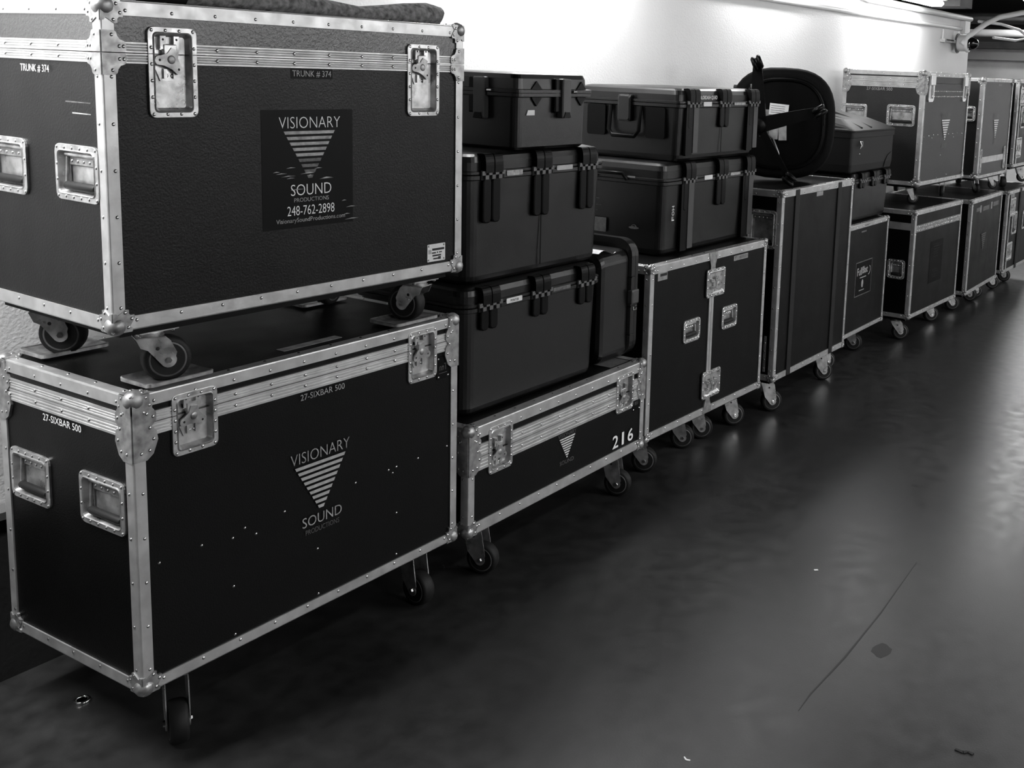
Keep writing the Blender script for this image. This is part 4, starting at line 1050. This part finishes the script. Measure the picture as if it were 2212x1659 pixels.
# security camera
SCm = empty('security_camera', (10.30, YW, 2.10), (0, 0, 0), 'white dome security camera with black dome, at the wall corner', 'camera')
TC = Matrix.Translation((0, -.035, .05)) @ Matrix.Rotation(PI / 2, 4, 'X')
MB().use('paint_white').box(-.03, -.045, -.03, .03, -.001, .16).build('wall_bracket', SCm)
MB(TC).use('beam').lathe([(.088, .0), (.092, .002), (.092, .010), (.088, .012)], 28).build('mounting_plate', SCm)
MB(TC).use('paint_white').lathe([(.070, .012), (.074, .016), (.074, .088), (.084, .092), (.084, .112), (.072, .116)], 28).build('housing', SCm)
MB(TC).use('dome').lathe([(.064, .1165)] + [(.064 * math.cos(a), .1165 + .085 * math.sin(a)) for a in [PI / 2 * i / 8 for i in range(9)]], 28).build('dome', SCm)
MB().use('zinc').box(-.42, -.05, .045, -.10, -.001, .075).use('black_ink').box(-.38, -.052, .060, -.16, -.0495, .072).build('arm_plate', SCm)
MB().use('paint_white').tube([(-.40, -.02, .075), (-.405, -.02, .12), (-.40, -.02, .160)], .008, 8).build('arm_rod', SCm)
pipe('flexible_conduit', [(10.22, 3.03, 2.135), (10.28, 2.98, 2.22), (10.50, 2.90, 2.34), (10.80, 2.86, 2.42), (11.4, 2.80, 2.50), (12.6, 2.72, 2.61), (14.6, 2.6, 2.80)], .026, 'paint_white', 'pale flexible conduit arching up from the security camera', 'conduit')
pipe('cable', [(10.45, 2.95, 2.36), (10.9, 2.86, 2.36), (11.4, 2.80, 2.33), (11.8, 2.80, 2.27), (11.5, 2.86, 2.23), (11.0, 2.95, 2.235)], .014, 'paint_white', 'short loop of pale cable sagging beside the wall corner', 'cable')
pipe('ceiling_pipe', [(13.5, -2, 2.385), (13.5, 8, 2.385)], .045, 'wall_mid', 'long grey pipe crossing under the dark ceiling beyond the wall', 'pipe')
for i, (xx, zz, rr_, k_) in enumerate(((15.0, 2.68, .04, 'beam'), (14.2, 2.60, .03, 'beam'), (15.8, 2.56, .05, 'dark_ceiling'))):
    pipe('ceiling_pipe', [(xx, -2, zz), (xx, 8, zz)], rr_, k_, 'dim dark pipe high under the ceiling beyond the wall', 'pipe', 'dim ceiling pipes beyond the wall')
fluorescent('strip_light', 12.2, 14.2, 2.9, 2.72, 'strip light hanging beyond the wall corner at the upper right', hw=.10, top=3.1)
fluorescent('strip_light', 7.5, 8.9, 1.0, 3.035, 'strip light on the ceiling over the aisle', hw=.06)
fluorescent('strip_light', 3.7, 5.1, -.3, 3.035, 'nearer strip light on the ceiling over the aisle', hw=.12)
fluorescent('strip_light', -.15, 1.25, 2.75, 2.62, 'strip light above the wall by the nearest trunk', top=3.1)
fluorescent('strip_light', 5.8, 6.8, 2.92, 2.66, 'unseen strip light added over the overturned chair to brighten the wall', top=3.1)  # out-of-frame fixture added to brighten the wall behind the chair
fluorescent('strip_light', 3.3, 4.6, 2.92, 2.62, 'strip light above the wall over the moulded cases', top=3.1)

for xx in (1.6, 4.9, 8.2, 12.5):
    fluorescent('strip_light', xx - .75, xx + .75, -3.915, 2.75, 'strip light on the wall across the aisle', hw=.065, group='strip lights on the opposite wall')

e = empty('strip_light', (15.5, .5, 3.035), (0, 0, math.radians(90)), 'unseen strip light added at the corridor end to brighten the far wall', 'lamp', 'strip lights')
MB().use('paint_white').bbox(-1.53, -.16, .0, 1.53, .16, .06, .01).build('housing', e); MB().use('lamp').bbox(-1.5, -.13, -.04, 1.5, .13, -.0005, .015).build('diffuser', e)  # unseen fixture added to go with the corridor-end fill light

# floor litter and marks
def mark(name, pts, key, label, cat, z=.0006):
    o = MB().use(key).prism(pts, .0002, z).build(name); tag(o, label, cat); return o
ring = MB(Matrix.Translation((1.426 * 1.0 + .17, 2.80, .0005))).use('chrome').lathe([(.020, .0), (.022, .006), (.017, .008), (.014, .006), (.015, .0)], 20)
o = ring.build('floor_anchor'); tag(o, 'small bright metal ring on the floor by the nearest case', 'ring')

def D(x, y): return (x * 1.125, y * 1.125)
def strip(name, P, w_, key, label, cat, z=.0006):
    mb = MB().use(key)
    for i in range(len(P) - 1):
        a, b = Vector(P[i]), Vector(P[i + 1]); d_ = (b - a).normalized(); n_ = Vector((-d_.y, d_.x))
        wa, wb_ = w_[i] / 2, w_[i + 1] / 2
        mb.prism([tuple(a - n_ * wa), tuple(b - n_ * wb_), tuple(b + n_ * wb_), tuple(a + n_ * wa)], .0002, z)
    o = mb.build(name); tag(o, label, cat); return o
strip('floor_crack', [(2.70, 1.12), (2.80, 1.127), (3.05, 1.121), (3.40, 1.13), (3.851, 1.157)], [.002, .005, .007, .005, .002], 'floor_mark', 'thin dark crack line across the floor', 'crack')
strip('rubber_scrap', [(2.777, .688), (2.775, .665), (2.785, .655), (2.782, .640)], [.008, .010, .008, .010], 'rubber', 'short dark scrap lying on the floor, front right', 'scrap', .003)
strip('paper_scrap', [(2.330, 1.283), (2.322, 1.272), (2.326, 1.262)], [.003, .005, .003], 'paper', 'tiny white paper scrap on the floor at the bottom edge', 'scrap', .002)
strip('paper_scrap', [(3.560, 1.449), (3.570, 1.438)], [.009, .009], 'paper', 'tiny white speck of paper on the floor mid aisle', 'scrap', .002)
mark('floor_stain', [(3.16 + .045 * math.cos(a * PI / 6) * (1 + .2 * math.sin(a * 2.1)), 1.04 + .030 * math.sin(a * PI / 6)) for a in range(12)], 'floor_mark', 'dark round stain on the floor beside the crack', 'stain', .0004)

# ------------------------------------------------------------------ lights
def area(name, loc, rot, sx, sy, power, spread=180):
    l = bpy.data.lights.new(name, 'AREA'); l.shape = 'RECTANGLE'; l.size = sx; l.size_y = sy; l.energy = power; l.spread = math.radians(spread)
    o = bpy.data.objects.new(name, l); COL.objects.link(o); o.location = loc; o.rotation_euler = rot; return o
LIGHTS = [
    # lamps over the row, grazing the wall, plus added fill lights
    ('lamp_row_far', (8.5, 2.93, 2.40), (0, 0, 0), 1.2, .12, 22),
    ('lamp_row_near', (3.95, 2.90, 2.56), (0, 0, 0), 1.2, .12, 28),
    ('lamp_row_left', (.55, 2.75, 2.56), (0, 0, 0), 1.4, .12, 80),
    ('fill_row_mid', (6.3, 2.92, 2.60), (0, 0, 0), 1.0, .12, 10),  # added fill, lifts the wall brightness around the chair
    ('lamp_corner', (13.2, 2.9, 2.66), (0, 0, 0), 2.0, .2, 130),
    ('fill_corridor_end', (15.5, 0.5, 2.9), (0, math.radians(-35), 0), .3, 3.0, 150),  # added fill, tilted at the far wall to brighten it
    ('lamp_ceiling', (8.2, 1.0, 2.97), (0, 0, 0), 1.4, .22, 16),
    ('lamp_ceiling_near', (4.4, -.3, 2.97), (0, 0, 0), 1.4, .22, 30),
    # lamps over the aisle
    ('lamp_aisle_near', (1.6, -3.80, 2.66), (math.radians(22), 0, 0), 1.5, .14, 80),
    ('lamp_aisle_mid', (4.9, -3.80, 2.66), (math.radians(22), 0, 0), 1.5, .14, 85),
    ('lamp_aisle_far', (8.2, -3.80, 2.66), (math.radians(22), 0, 0), 1.5, .14, 90),
    ('lamp_aisle_end', (12.5, -3.70, 2.66), (math.radians(-8), 0, 0), 2.5, .14, 140),
]
for a in LIGHTS: area(*a)

w = bpy.data.worlds.new('world'); SC.world = w; w.use_nodes = True
w.node_tree.nodes['Background'].inputs['Color'].default_value = (1, 1, 1, 1)
w.node_tree.nodes['Background'].inputs['Strength'].default_value = 0.015

# ------------------------------------------------------------------ camera
S_ = 1.125
f_, cx_, cy_ = 2364.57, 1447.075, 525.948
yaw_, pit_, rol_ = math.radians(30.796312), math.radians(9.002996), math.radians(2.224809)
fw = Vector((math.cos(yaw_) * math.cos(pit_), math.sin(yaw_) * math.cos(pit_), -math.sin(pit_)))
rt = fw.cross(Vector((0, 0, 1))).normalized(); up = rt.cross(fw)
r2 = math.cos(rol_) * rt + math.sin(rol_) * up; u2 = -math.sin(rol_) * rt + math.cos(rol_) * up
cam = bpy.data.cameras.new('camera'); co = bpy.data.objects.new('camera', cam); COL.objects.link(co)
co.matrix_world = Matrix(((r2.x, u2.x, -fw.x, 0), (r2.y, u2.y, -fw.y, 0), (r2.z, u2.z, -fw.z, 1.6 * S_), (0, 0, 0, 1)))
cam.sensor_fit = 'HORIZONTAL'; cam.sensor_width = 36; cam.lens = f_ / 2212 * 36
cam.shift_x = (1106 - cx_) / 2212; cam.shift_y = (cy_ - 829.5) / 2212
cam.clip_start = .05; cam.clip_end = 100
SC.camera = co
SC.view_settings.view_transform = 'Standard'; SC.view_settings.look = 'None'; SC.view_settings.gamma = 1; SC.view_settings.use_curve_mapping = False
SC.view_settings.exposure = 0.0
